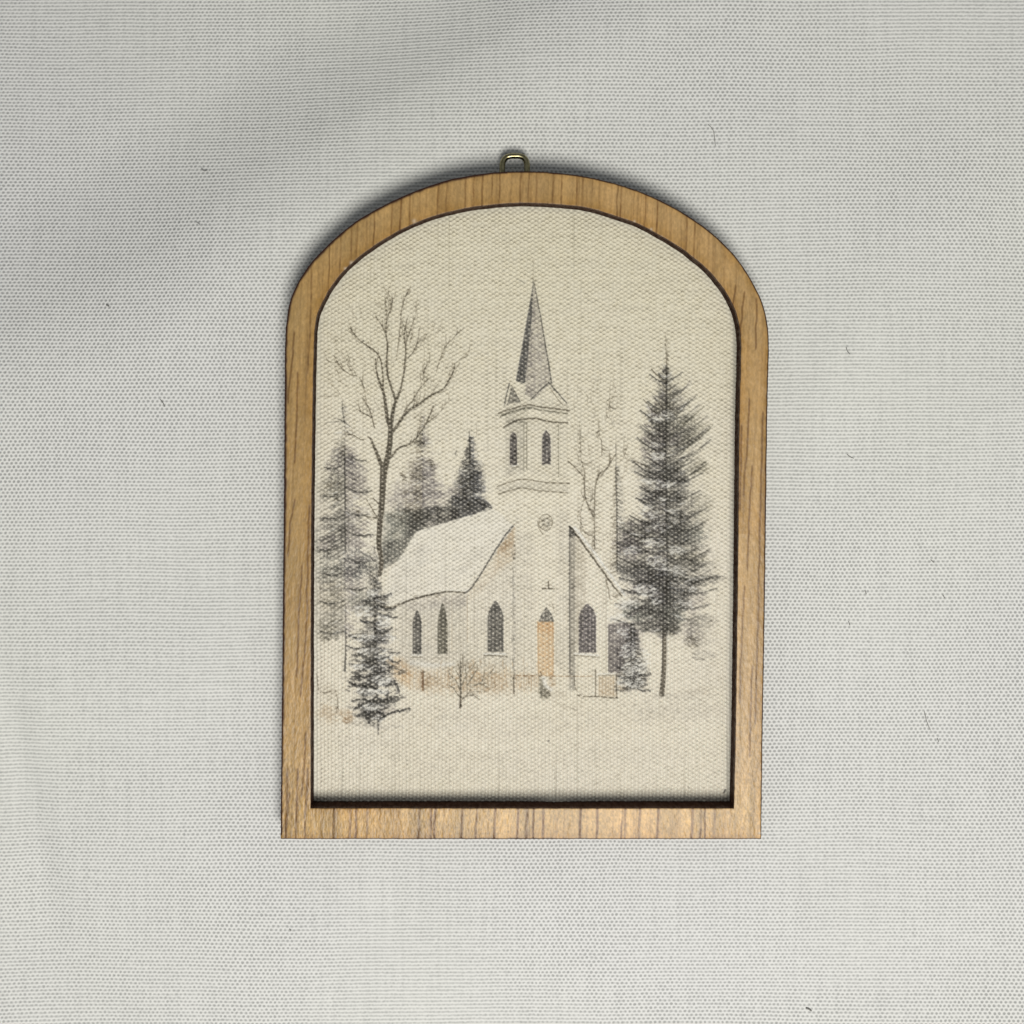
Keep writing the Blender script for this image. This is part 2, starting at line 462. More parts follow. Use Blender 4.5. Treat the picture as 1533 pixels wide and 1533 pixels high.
zP = Z(780, 380, 4.509); zQ = Z(780, 700, 4.509)
zI = Z(900, 480, 7.3); zJ = Z(900, 660, 7.3); zK = Z(900, 860, 7.3)
zL = Z(570, 620, 7.3)

def _box(x0, y0, x1, y1):
    a = max(0, int((x0 - PX0) * SS)); b = min(PW, int((x1 - PX0) * SS) + 2)
    c = max(0, int((y0 - PY0) * SS)); d = min(PH, int((y1 - PY0) * SS) + 2)
    return a, b, c, d
def mask_line(pts, w0, w1, soft=0.55):
    P = np.array(pts, float)
    m = max(w0, w1) + 2 * soft + 0.5
    a, b, c, d = _box(P[:, 0].min() - m, P[:, 1].min() - m, P[:, 0].max() + m, P[:, 1].max() + m)
    if a >= b or c >= d: return None
    X = PX0 + (np.arange(a, b) + .5) / SS; Y = PY0 + (np.arange(c, d) + .5) / SS
    X, Y = np.meshgrid(X, Y)
    seg = np.hypot(*np.diff(P, axis=0).T); L = np.r_[0, np.cumsum(seg)]; T = max(L[-1], 1e-6)
    out = np.zeros_like(X)
    for i in range(len(P) - 1):
        if seg[i] < 1e-6: continue
        dx, dy = (P[i + 1] - P[i]) / seg[i]
        u = np.clip((X - P[i, 0]) * dx + (Y - P[i, 1]) * dy, 0, seg[i])
        dist = np.hypot(X - P[i, 0] - u * dx, Y - P[i, 1] - u * dy)
        w = (w0 + (w1 - w0) * (L[i] + u) / T) / 2
        cov = np.clip((w + soft - dist) / (2 * soft), 0, 1) * np.minimum(1, w / 0.5 + 0.35)
        np.maximum(out, cov, out)
    return a, b, c, d, out
def stroke(pts, w0=1.5, w1=None, s=1.0, ink='sepia', soft=0.55):
    r = mask_line(pts, w0, w0 if w1 is None else w1, soft)
    if r is None: return
    a, b, c, d, o = r
    D[c:d, a:b] += (o * s)[..., None] * np.array(INK[ink], np.float32)
def snow(pts, w0=2, w1=None, s=0.8, soft=0.7):
    r = mask_line(pts, w0, w0 if w1 is None else w1, soft)
    if r is None: return
    a, b, c, d, o = r
    D[c:d, a:b] *= (1 - 0.85 * o * s)[..., None]
    SN[c:d, a:b] = np.maximum(SN[c:d, a:b], o * s)
def wiggle(pts, amp=0.8, n=None):
    P = catmull(pts, n or max(4, int(sum(np.hypot(*np.diff(np.array(pts, float), axis=0).T)) / 4)))
    return P + rs.uniform(-amp, amp, P.shape)
def poly_mask(pts, soft=0.8):
    P = np.array(pts, float)
    a, b, c, d = _box(P[:, 0].min() - 3, P[:, 1].min() - 3, P[:, 0].max() + 3, P[:, 1].max() + 3)
    X = PX0 + (np.arange(a, b) + .5) / SS; Y = PY0 + (np.arange(c, d) + .5) / SS
    X, Y = np.meshgrid(X, Y)
    ins = np.zeros(X.shape, bool); dist = np.full(X.shape, 1e9)
    n = len(P)
    for i in range(n):
        x1, y1 = P[i]; x2, y2 = P[(i + 1) % n]
        if y1 != y2:
            cr = ((y1 > Y) != (y2 > Y)) & (X < (x2 - x1) * (Y - y1) / (y2 - y1) + x1)
            ins ^= cr
        l = math.hypot(x2 - x1, y2 - y1) or 1e-6
        u = np.clip(((X - x1) * (x2 - x1) + (Y - y1) * (y2 - y1)) / l, 0, l)
        dist = np.minimum(dist, np.hypot(X - x1 - u * (x2 - x1) / l, Y - y1 - u * (y2 - y1) / l))
    sd = np.where(ins, dist, -dist)
    return a, b, c, d, np.clip((sd + soft) / (2 * soft), 0, 1), X, Y
def fill(pts, s, ink='grey', soft=0.8, mottle=0.3, scale=7., seed=1):
    a, b, c, d, o, X, Y = poly_mask(pts, soft)
    n = 1 + mottle * fbm(X / scale, Y / scale, seed, 3) * 1.6
    D[c:d, a:b] += (o * s * np.clip(n, 0, 3))[..., None] * np.array(INK[ink], np.float32)
def clear(pts, k=1.0, soft=0.8):
    a, b, c, d, o, X, Y = poly_mask(pts, soft)
    D[c:d, a:b] *= (1 - k * o)[..., None]; SN[c:d, a:b] *= (1 - k * o)
def blob(x, y, rx, ry, s, ink='grey', ang=0, mottle=0.9, scale=4., seed=2):
    r = max(rx, ry) * 2.0
    a, b, c, d = _box(x - r, y - r, x + r, y + r)
    X = PX0 + (np.arange(a, b) + .5) / SS; Y = PY0 + (np.arange(c, d) + .5) / SS
    X, Y = np.meshgrid(X, Y)
    ca, sa = math.cos(math.radians(ang)), math.sin(math.radians(ang))
    u = ((X - x) * ca + (Y - y) * sa) / rx; v = (-(X - x) * sa + (Y - y) * ca) / ry
    rr = np.sqrt(u * u + v * v) + 0.35 * fbm(X / 6., Y / 6., seed + 5, 2)
    o = 1 - sstep(0.35, 1.25, rr)
    n0 = fbm(X / scale, Y / (scale * 0.7), seed, 3)
    n = np.clip(1 + mottle * 1.5 * n0, 0, 3)
    if s > .33:
        n = .35 + 1.15 * sstep(-.12, .22, n0 + .25 * (.6 - rr)); s = s * .72
    D[c:d, a:b] += (o * s * n)[..., None] * np.array(INK[ink], np.float32)
def needles(x, y, rx, ry, n, s, ink='grey', ang=20, spread=30, ln=5, w=1.3):
    """n short brush dabs scattered in an ellipse"""
    for _ in range(n):
        r = math.sqrt(rs.rand()); t = rs.rand() * 6.283
        cx = x + rx * r * math.cos(t); cy = y + ry * r * math.sin(t)
        a = math.radians(ang + rs.uniform(-spread, spread)); l = ln * rs.uniform(0.5, 1.2) / 2
        stroke([(cx - l * math.cos(a), cy - l * math.sin(a)), (cx + l * math.cos(a), cy + l * math.sin(a))], w * rs.uniform(.6, 1.2), 0.6, s * rs.uniform(.5, 1.1), ink)
def snowdabs(x, y, rx, ry, n, s=0.7, ang=-15, spread=30, ln=5, w=1.8):
    for _ in range(n):
        r = math.sqrt(rs.rand()); t = rs.rand() * 6.283
        cx = x + rx * r * math.cos(t); cy = y + ry * r * math.sin(t)
        a = math.radians(ang + rs.uniform(-spread, spread)); l = ln * rs.uniform(0.5, 1.2) / 2
        snow([(cx - l * math.cos(a), cy - l * math.sin(a)), (cx + l * math.cos(a), cy + l * math.sin(a))], w * rs.uniform(.6, 1.2), 0.8, s * rs.uniform(.5, 1))
def spruce(cx, prof, s, inkL, inkR, step=4.6, rise=0.35, fall=0.25, dens=1.0, snowy=0.25, core=8, rfade=0.6, seed=0):
    """tiers of drooping branches; prof = [(y, left reach, right reach, darkness)]"""
    P = np.array(prof, float)
    y = P[0, 0]
    y1 = P[-1, 0]
    while y < y1:
        f = (y - P[0, 0]) / (y1 - P[0, 0])
        for side in (-1, 1):
            reach = np.interp(y, P[:, 0], P[:, 1 if side < 0 else 2]) * rs.uniform(0.72, 1.08)
            dk = np.interp(y, P[:, 0], P[:, 3])
            if reach < 2: continue
            # leaves the trunk, sags, then the tip turns up
            dy_tip = -reach * (rise * (1 - f) - fall * f) * rs.uniform(0.6, 1.3)
            sag = reach * 0.16 * rs.uniform(0.5, 1.3)
            pts = [(cx, y), (cx + side * reach * 0.5, y + dy_tip * 0.45 + sag), (cx + side * reach, y + dy_tip)]
            C = catmull(pts, max(4, int(reach / 2.2)))
            ink = inkL if side < 0 else inkR
            sd = s * dk * (1 if side < 0 else rfade)
            stroke(C, 1.7, 0.5, 0.35 * sd, ink)
            for k, (bx, by) in enumerate(C):
                g = k / max(1, len(C) - 1)
                for _ in range(int(round(2.2 * dens))):
                    if rs.rand() > 1.05 - 0.35 * g: continue
                    a = math.radians(rs.uniform(25, 80)) ; l = rs.uniform(2.5, 6.0) * (1 - 0.35 * g)
                    ex = bx + side * l * math.cos(a); ey = by + l * math.sin(a) * rs.choice([1, 1, 1, -0.7])
                    stroke([(bx + rs.uniform(-1, 1), by + rs.uniform(-1, 1)), (ex, ey)], 1.7, 0.6, sd * rs.uniform(0.25, 0.75) * (1 - 0.4 * g), ink)
            if rs.rand() < snowy * 2:
                i0 = rs.randint(0, max(1, len(C) // 2)); i1 = min(len(C), i0 + rs.randint(3, 7))
                if i1 - i0 > 1: snow(C[i0:i1] + np.array([0, -1.5]), 2.0, 0.8, rs.uniform(0.3, 0.8))
        y += step * rs.uniform(0.75, 1.25)

def mass(cx, prof, s, inkL='black', inkR='grey', slope=0.35, rfade=.7, lx=8., ly=3.2, bias=0.0, seed=3, edge=.35):
    """uneven clumps of foliage, streaked along the branches"""
    P = np.array(prof, float); ra = max(P[:, 1].max(), P[:, 2].max()) * 1.3 + 4
    a, b, c, d = _box(cx - ra, P[0, 0] - 4, cx + ra, P[-1, 0] + 8)
    X = PX0 + (np.arange(a, b) + .5) / SS; Y = PY0 + (np.arange(c, d) + .5) / SS
    X, Y = np.meshgrid(X, Y)
    L = X < cx; q = np.abs(X - cx)
    reach = np.where(L, np.interp(Y, P[:, 0], P[:, 1]), np.interp(Y, P[:, 0], P[:, 2]))
    k = 1 - (Y - P[0, 0]) / (P[-1, 0] - P[0, 0])
    v = Y + slope * q * (2 * k - .6)
    reach = reach * (1 + .45 * vnoise(v / 7., X * 0 + L * 9, seed + 40))
    e = q / np.maximum(reach, 1)
    inside = (1 - sstep(1 - edge, 1.1, e)) * sstep(P[0, 0] - 3, P[0, 0] + 4, Y) * (1 - sstep(P[-1, 0] - 4, P[-1, 0] + 6, Y + 6 * vnoise(X / 6., Y / 6., seed)))
    n = fbm(q / lx + L * 31, v / ly, seed, 4) * 1.2 + .45 * vnoise(X / 13., Y / 9., seed + 9)
    o = sstep(-.02, .26, n + bias + .35 * (1 - e)) * inside * np.interp(Y, P[:, 0], P[:, 3])
    o = o * np.where(L, 1, rfade)
    ink = np.where(L[..., None], np.array(INK[inkL]), np.array(INK[inkR]))
    D[c:d, a:b] += (o * s)[..., None] * ink.astype(np.float32)
def bough(tx, ty, s, ink='black', cx=998, lift=.55):
    side = 1 if tx > cx else -1; L = abs(tx - cx)
    y0 = ty + lift * L * (.9 if ty < 700 else .35 if ty < 850 else .0)
    P = catmull([(cx, y0), (cx + side * L * .55, (y0 + ty) / 2 + L * .10), (tx, ty)], max(6, int(L / 2)))
    stroke(P, 3.0, .8, s, ink)
    for k, (x, y) in enumerate(P):
        g = k / len(P)
        if g < .25: continue
        for _ in range(3):
            a = math.radians(rs.uniform(20, 75)); l = rs.uniform(2.5, 6.5) * (1.2 - .7 * g)
            stroke([(x, y), (x + side * l * math.cos(a), y + l * math.sin(a) * rs.choice([1, 1, -.6]))], 1.6, .7, s * rs.uniform(.4, .9), ink)
# -- far soft tree shapes on the left edge
blob(516, 690, 24, 26, 0.38, 'purple', 0); blob(500, 730, 28, 22, 0.22, 'olive', -20)
blob(535, 720, 18, 24, 0.30, 'purple', 0); blob(510, 780, 34, 24, 0.22, 'grey', -25)
blob(492, 812, 26, 12, 0.5, 'purple', -22); blob(530, 850, 22, 26, 0.55, 'blue', 10)
blob(545, 845, 22, 22, 0.35, 'green', 10); blob(492, 850, 24, 22, 0.22, 'green', -25)
blob(492, 890, 26, 26, 0.16, 'sepia', -35); blob(486, 945, 20, 22, 0.42, 'olive', -40); blob(516, 800, 12, 28, 0.5, 'grey')
blob(548, 735, 8, 8, 0.35, 'grey'); blob(540, 900, 22, 18, 0.30, 'green')
mass(516, [(660, 16, 14, .4), (700, 30, 26, .6), (750, 40, 36, .4), (800, 44, 34, .6), (850, 46, 44, .55), (900, 44, 34, .35), (955, 38, 10, .5)], .6, 'grey', 'purple', -.5, .9, 9, 4, -.1, 351)
for q in ((484, 700), (478, 742), (480, 775), (474, 822), (480, 858), (476, 900), (478, 945)): bough(q[0] + 2, q[1], rs.uniform(.3, .5), 'grey', 516, -.35)
for q in ((548, 690), (556, 735), (552, 770), (558, 800), (556, 840), (548, 880)): bough(q[0], q[1], rs.uniform(.3, .5), 'grey', 516, -.35)
spruce(516, [(600, 2, 2, .5), (625, 10, 8, .35), (660, 20, 18, .4), (700, 34, 30, .55), (750, 44, 40, .45), (800, 44, 38, .5), (850, 46, 40, .45), (900, 42, 30, .3), (950, 38, 10, .3)],
       0.85, 'grey', 'purple', step=7, rise=-0.35, fall=0.35, dens=0.9, snowy=0.1, rfade=0.75)
needles(492, 905, 24, 50, 110, 0.32, 'olive', -42, 18, 9, 1.5)
needles(490, 820, 26, 14, 70, 0.5, 'grey', -25, 18, 8, 1.5)
needles(516, 700, 26, 30, 120, 0.45, 'purple', 10, 50, 5)
needles(530, 850, 22, 30, 120, 0.42, 'blue', 60, 40, 5)
for q in ([(345, 150), (350, 250), (370, 390)],): stroke(zD(q), 0.8, 2.2, 0.9, 'grey')
stroke(zD([(250, 335), (310, 350), (370, 375)]), .8, 1.8, .8, 'grey'); stroke(zD([(165, 388), (230, 378), (340, 372)]), .8, 1.2, .7, 'grey')
stroke(zD([(380, 385), (410, 410), (450, 440)]), 1.5, .8, .7, 'grey'); stroke(zD([(370, 300), (440, 285), (490, 300)]), 1, .6, .4)
stroke(wiggle(zD([(372, 700), (372, 850), (374, 1000), (376, 1150), (380, 1330)]), .3), 1.6, 2.4, 1.0, 'black')
stroke(wiggle(zE([(375, 170), (380, 300), (385, 480)]), .6), 2.6, 2.6, 0.8, 'black')
stroke(zE([(385, 1060), (385, 1260)]), 1, 1, .6, 'grey')
stroke(wiggle(zF([(385, 85), (385, 300), (380, 440), (373, 545)]), .2), 1.4, 3.4, 1.0, 'black')
for (x, y) in ((350, 710), (360, 660), (210, 1070), (300, 1050), (290, 1240)): needles(465 + x / 7.3, 580 + y / 7.3, 5, 3, 9, .8, 'sepia', 15, 40, 4)
needles(504, 850, 3, 3, 8, .7, 'green', -20, 30, 4); needles(484, 853, 4, 6, 8, .3, 'green', -60, 30, 5)
stroke(zA([(75, 960), (140, 963), (215, 958)]), .9, .9, .55)
stroke(zD([(400, 905), (440, 900)]), 1.2, 1, .7, 'grey')

# -- middle background tree
stroke(zL([(455, 170), (455, 230)]), 1.2, 1.6, .8, 'grey')
blob(630, 662, 13, 10, 0.4, 'grey'); blob(632, 705, 24, 20, 0.30, 'purple'); blob(640, 740, 34, 26, 0.34, 'purple')
blob(605, 745, 28, 26, 0.25, 'purple'); blob(600, 780, 24, 22, 0.25, 'green')
mass(632, [(650, 6, 8, .6), (690, 16, 18, .5), (730, 28, 32, .6), (780, 44, 40, .8)], .5, 'sepia', 'purple', .1, .95, 8, 4, -.05, 361)
spruce(632, [(618, 2, 2, .6), (650, 8, 10, .6), (690, 20, 20, .6), (730, 30, 34, .55), (775, 44, 40, .6)], 0.8, 'sepia', 'purple', step=6, rise=-.1, fall=.3, dens=.9, snowy=.12)
for (x, y) in ((360, 670), (450, 690), (400, 300), (450, 310), (540, 520), (570, 570), (240, 660), (260, 705)): needles(570 + x / 7.3, 620 + y / 7.3, 5, 3.5, 11, .75, 'sepia', 10, 40, 4)

# -- dark tree at the tower and the dark wood behind the roof
stroke(zL([(966, 180), (968, 260), (972, 340), (975, 480)]), .8, 3, 1.1, 'black')
stroke(zL([(1040, 90), (1048, 170), (1046, 230)]), .8, .8, .45)
blob(703, 700, 15, 16, .75, 'black', seed=8); blob(703, 728, 22, 22, 1.1, 'blue', seed=9); blob(712, 715, 12, 18, .7, 'blue'); blob(688, 735, 14, 14, .6, 'purple')
mass(705, [(655, 3, 4, 1), (680, 9, 8, 1), (695, 14, 18, 1), (715, 24, 18, .95), (740, 28, 22, 1), (757, 32, 26, 1)], .9, 'black', 'blue', .1, .95, 6, 3, .05, 341)
spruce(705, [(655, 3, 4, 1), (680, 10, 9, 1), (695, 15, 20, 1), (715, 26, 20, .95), (740, 30, 24, .9), (757, 34, 26, .8)], .8, 'black', 'blue', step=5, rise=.1, fall=.2, dens=1.1, snowy=.3, rfade=.85)
needles(683, 680, 2, 5, 6, .6, 'grey', 80, 30, 4)
fill([(676, 742), (722, 744), (736, 759), (706, 772), (676, 778)], 1.25, 'blue', 2, .7, 5, 21)
fill([(612, 768), (640, 760), (680, 755), (690, 775), (640, 792), (612, 800)], .85, 'black', 4, .8, 5, 22)
fill([(575, 770), (612, 762), (640, 776), (620, 800), (600, 832), (574, 850), (566, 850)], .38, 'green', 5, .8, 6, 23)
fill([(572, 812), (605, 805), (612, 815), (590, 842), (572, 850)], .40, 'black', 4, .8, 5, 24)
fill([(608, 780), (625, 780), (620, 800), (604, 818)], .45, 'black', 3, .8, 5, 25)
needles(655, 770, 38, 12, 170, .7, 'black', -15, 25, 6); needles(595, 815, 18, 26, 90, .4, 'green', 70, 30, 6)
stroke(zL([(400, 1270), (560, 1235), (800, 1165), (1000, 1105), (1205, 1040)]), 2.4, 1.2, .8, 'black')
stroke(zL([(1110, 985), (1215, 1030)]), 1, 2, .9, 'black')
snowdabs(690, 752, 12, 6, 16, .6); snowdabs(648, 762, 10, 5, 10, .5); snowdabs(713, 735, 14, 12, 26, .6); snowdabs(700, 712, 14, 14, 22, .6)

# -- bare tree
def br(pts, w0, w1, s=1.15, z=zA, tw=1.0):
    r = mask_line(wiggle(z(pts), .35), w0, w1, .55)
    if r is None: return
    a, b, c, d, o = r
    o = o * (1 + .35 * vnoise(np.arange(a, b)[None, :] / 2.5 + 0 * o, np.arange(c, d)[:, None] / 3.5 + 0 * o, 97))
    D[c:d, a:b] = np.maximum(D[c:d, a:b], (o * s)[..., None] * np.array(INK['sepia'], np.float32))
    if w0 < 6.5 and z is not zH:
        P = catmull(z(pts), 30)
        Lp = np.hypot(*np.diff(P, axis=0).T).sum()
        for _ in range(int(Lp / 7 * tw)):
            k = rs.randint(6, 29); t = P[k] - P[k - 1]; a = math.atan2(t[1], t[0]) + rs.choice([-1, 1]) * rs.uniform(.35, .8)
            a = a + .25 * math.sin(-math.pi / 2 - a); l = rs.uniform(6, 17)
            q = [P[k], P[k] + l * .5 * np.array([math.cos(a), math.sin(a)]), P[k] + l * np.array([math.cos(a * .8 - .31), math.sin(a * .8 - .31)])]
            stroke(wiggle(q, .4), 1.0, .6, rs.uniform(.35, .7), 'sepia')
br([(510, 1533), (525, 1440), (545, 1370), (560, 1250), (562, 1180), (570, 1120)], 9.5, 6.5, 1.5)
br([(515, 0), (510, 120), (503, 250), (488, 400), (485, 520), (500, 640), (490, 720)], 9.8, 6.2, 1.45, zB)
br([(515, 1450), (490, 1400), (470, 1345), (445, 1290), (430, 1250), (412, 1238)], 7, 2, 1.3)
br([(380, 1256), (350, 1248), (300, 1220), (260, 1225)], 1.6, .8, .9)
br([(562, 1180), (540, 1110), (525, 1000), (510, 920), (482, 850), (465, 780), (460, 710)], 6, 1.2, 1.3)
br([(512, 920), (508, 790), (490, 700), (450, 650), (410, 625), (340, 570), (290, 500)], 2.6, .8, 1.0)
br([(568, 1140), (580, 1050), (598, 990), (625, 930)], 6, 3, 1.4)
br([(595, 990), (578, 930), (550, 850), (535, 750), (542, 620), (530, 530), (538, 440), (562, 380), (578, 300)], 3.4, .9, 1.2)
br([(535, 440), (532, 370), (526, 300)], 1.4, .7, .9); br([(530, 535), (500, 480), (462, 425)], 1.8, .8, .9)
br([(562, 380), (560, 320), (545, 250)], 1.1, .7, .8)
br([(625, 930), (640, 870), (655, 770), (666, 650), (655, 560), (662, 490), (680, 420)], 2.8, .9, 1.0)
br([(662, 720), (700, 680), (732, 630), (750, 560), (755, 500)], 1.8, .9, .9); br([(666, 610), (690, 530), (715, 460), (732, 420)], 1.5, .9, .8)
br([(602, 710), (620, 560), (630, 470), (636, 380), (655, 310), (682, 240)], 1.0, 1.3, .85)
br([(565, 1215), (600, 1170), (640, 1110), (680, 1062), (760, 1012), (830, 958), (915, 915), (950, 860), (985, 800), (996, 740)], 4.6, 1.1, 1.25)
br([(996, 740), (1040, 705), (1100, 650)], .9, .6, .45)
br([(645, 1100), (670, 1040), (715, 985), (760, 910), (830, 830)], 2.6, .8, .8)
br([(835, 950), (880, 880)], 1.4, .8, .7); br([(870, 800), (888, 740), (912, 670), (935, 620), (975, 580), (1020, 530)], 1, 1, .75)
br([(780, 850), (790, 780), (825, 735)], 1.2, .8, .6); br([(780, 740), (782, 820)], .8, .8, .4)
br([(565, 1372), (620, 1310), (680, 1290), (730, 1250), (782, 1180), (812, 1120), (852, 1025)], 3, 1.2, 1.2)
br([(785, 1165), (830, 1122), (882, 1088)], 2, .8, .9); br([(880, 1090), (930, 1020), (970, 960)], .8, .6, .4)
br([(452, 1172), (438, 1105), (405, 1020), (380, 980)], 1.8, 1, .95); br([(440, 1110), (400, 1085), (335, 1050)], 1.8, .8, .8)
br([(400, 1000), (382, 900), (345, 830), (290, 815), (240, 780), (210, 740), (180, 690)], .8, 1.2, .75); br([(262, 650), (290, 725)], 1, .8, .5)
br([(560, 790), (590, 740)], .7, .6, .3); br([(100, 640), (140, 720)], .7, .6, .3); br([(690, 620), (700, 560), (712, 520)], .8, .6, .4)
br([(385, 700), (395, 760)], .7, .6, .3); br([(455, 300), (465, 350)], .9, .7, .35); br([(760, 620), (790, 540)], .8, .6, .4)
needles(544, 510, 1, 1, 2, .9, 'black', 20, 10, 2, 2)
br([(680, 1210), (715, 1240), (752, 1280)], 1.4, 2, 1, zD); br([(610, 1225), (650, 1290), (690, 1360), (735, 1430)], 1, 2, .95, zD)
br([(570, 1390), (640, 1418), (715, 1425)], 1.3, 2, .95, zD); needles(537, 766, 4, 3, 8, .8, 'sepia', 40, 30, 5)
stroke(zD([(865, 130), (870, 250)]), 3.2, 1, -0.10, 'blue')
snow(zD([(1000, 1000), (940, 1040)]), 1.2, .8, .4)

def fan(cx, cy, rx, ry, ox, oy, n, s0, s1):
    for _ in range(n):
        r = math.sqrt(rs.uniform(.12, 1)); t = rs.rand() * 6.283
        x = cx + rx * r * math.cos(t); y = cy + ry * r * math.sin(t)
        a = math.atan2(y - oy, x - ox) + rs.uniform(-.5, .5)
        if math.sin(a) > .35: continue
        l = rs.uniform(9, 26)
        p1 = (x + .5 * l * math.cos(a), y + .5 * l * math.sin(a)); b_ = a + rs.uniform(-.4, .4)
        p2 = (p1[0] + .5 * l * math.cos(b_), p1[1] + .5 * l * math.sin(b_))
        stroke(wiggle([(x, y), p1, p2], .4), .95, .6, rs.uniform(s0, s1), 'sepia')
fan(590, 545, 100, 92, 585, 680, 170, .14, .42)
fan(900, 660, 46, 90, 893, 790, 80, .14, .36)
# -- church: clear the paper, then walls and lines
ROOF = [(624, 795), (735, 762), (778, 770), (776, 783), (745, 820), (720, 852), (702, 884), (660, 888), (630, 894), (600, 904), (578, 906), (574, 880), (586, 852), (605, 826)]
clear(ROOF, 1.0, .7)
clear([(596, 905), (700, 886), (776, 783), (775, 1030), (596, 1010)], .9, 1)
a_, b_, c_, d_, o_, X_, Y_ = poly_mask(ROOF, 1.5); SN[c_:d_, a_:b_] = np.maximum(SN[c_:d_, a_:b_], .30 * o_ * (1 - sstep(770, 890, Y_) * .3))
fill([(700, 886), (775, 785), (776, 830), (735, 870), (705, 900)], .07, 'brown', 3, .6, 9)
fill([(598, 905), (660, 890), (698, 888), (698, 910), (660, 908), (620, 915)], .12, 'purple', 4, .6, 7)
fill([(596, 905), (700, 892), (700, 1000), (596, 1000)], .05, 'grey', 3, .5, 9)
stroke(wiggle(zB([(1415, 365), (1350, 440), (1285, 535), (1220, 640), (1150, 750), (1095, 825), (1062, 845)]), .3), 2.2, 2.2, 1.3, 'black')
stroke(wiggle(zB([(1062, 845), (960, 838), (860, 852), (730, 884), (640, 915), (570, 945), (500, 942)]), .5), 2.0, 3.0, 1.2, 'sepia')
stroke(wiggle(zB([(900, 845), (820, 862), (730, 884), (650, 912)]), .5), 2.2, 2.2, .5, 'sepia')
needles(640, 893, 24, 3, 26, .3, 'sepia', -10, 30, 4)
snow(zB([(960, 828), (1050, 832), (1085, 825)]), 1.4, 1.2, .7); snow(zB([(1080, 820), (1150, 740), (1215, 630)]), 1, 1, .4)
fill(zB([(1402, 395), (1392, 520), (1340, 555), (1275, 600), (1290, 540)]), .3, 'brown', 1.5, .5, 5)
fill(zB([(1390, 500), (1385, 620), (1270, 700), (1262, 610)]), .13, 'brown', 4, .5, 5)
for k in range(60):        # buttress shadow column beside the tower
    yy = 818 + k * 3.4
    needles(770 + 0.3 * math.sin(k), yy, 4.0, 2, 4, .40, 'grey', 90, 20, 3.5, 1.2)
stroke(zB([(1080, 870), (1082, 1180)]), .8, .8, .3, 'brown'); stroke(zB([(975, 870), (975, 1240)]), .6, .6, .15, 'brown')
# tower
clear([(750, 600), (852, 605), (852, 1020), (772, 1020), (772, 790), (737, 758), (740, 715), (756, 640)], .9, 1)
fill([(798, 427), (772.5, 570), (786, 574), (789.5, 540), (796.5, 470)], 1.25, 'blue', .8, .35, 4, 31)
fill([(799, 430), (796, 480), (789, 545), (786, 590), (800, 597), (826, 572), (820, 540), (803, 440)], .26, 'purple', 1, .8, 4, 32)
fill([(797, 440), (788, 540), (796, 550), (801, 470)], .18, 'purple', 2, .8, 4, 33)
stroke(zP([(88, 195), (112, 320), (132, 420), (165, 620), (190, 760), (205, 872)]), 1.2, 2.0, 1.1, 'black')
stroke([(798, 418), (798, 432)], .8, 1.4, .8, 'black'); stroke([(798, 388), (798, 418)], .9, .9, .45)
stroke(zG([(575, 238), (550, 340), (522, 462)]), 1.8, 1.6, 1.2, 'black'); stroke(zG([(600, 300), (555, 458)]), 1.2, 1.2, .9, 'black')
fill(zG([(590, 262), (690, 428), (565, 450)]), .65, 'black', .8, .5, 4)
stroke(zG([(600, 265), (688, 430)]), 1.4, 1.4, .8, 'black')
stroke(zG([(800, 405), (895, 310), (985, 228)]), 1.2, 2.0, 1.1, 'black'); stroke(zG([(985, 228), (1080, 335), (1170, 440)]), 2.2, 1.6, 1.1, 'black')
stroke(zG([(1000, 290), (1080, 400), (1130, 460)]), 1, 1.2, .7, 'sepia')
def ol(pts, w, s, ink='olive'): stroke(wiggle(zG(pts), .25), w * 1.25, w * 1.25, s * 1.1, ink, .6)
ol([(460, 550), (560, 515), (700, 475), (790, 460), (900, 482), (1050, 500), (1200, 520)], 1.5, .95, 'sepia')
ol([(485, 578), (640, 522), (790, 492), (900, 515), (1180, 552)], 1.6, .6, 'olive'); fill(zG([(470, 555), (790, 470), (790, 500), (500, 580)]), .35, 'olive', 1)
ol([(520, 692), (640, 628), (760, 608), (850, 602), (1000, 637), (1180, 650)], 1.8, 1.0, 'sepia')
ol([(760, 640), (700, 640), (640, 640)], 1.5, .4, 'olive'); fill(zG([(530, 590), (780, 510), (780, 600), (560, 660)]), .14, 'olive', 1.5)
ol([(755, 650), (757, 1130)], 1.2, .5, 'olive'); ol([(725, 660), (725, 1150)], .9, .28, 'olive'); ol([(1085, 665), (1088, 1210)], 1.1, .45, 'olive')
fill(zG([(570, 650), (750, 640), (750, 1150), (570, 1160)]), .06, 'olive', 2)
for (a, b, t, m, e) in ((582, 652, 742, 800, 1088), (918, 1004, 725, 800, 1078)):
    c = (a + b) / 2
    fill(zG([(c - 4, t), (b - 6, m - 25), (b, m + 20), (b + 2, e), (a, e), (a, m + 20), (a + 6, m - 25)]), 1.35, 'purple', .7, .5, 3, 41)
    if a > 800:
        snow(zG([(c, 850), (c, 1000)]), 1.0, 1.0, .55)
snow(zG([(600, 1100), (665, 1085)]), 1.5, 1, .8); stroke(zG([(595, 1125), (670, 1102)]), 1, 1, .6, 'sepia')
ol([(450, 1312), (580, 1268), (700, 1237), (830, 1250), (960, 1270), (1200, 1280)], 1.2, .8, 'sepia')
ol([(460, 1392), (600, 1350), (720, 1327), (880, 1355), (1180, 1378)], 1.2, .7, 'sepia')
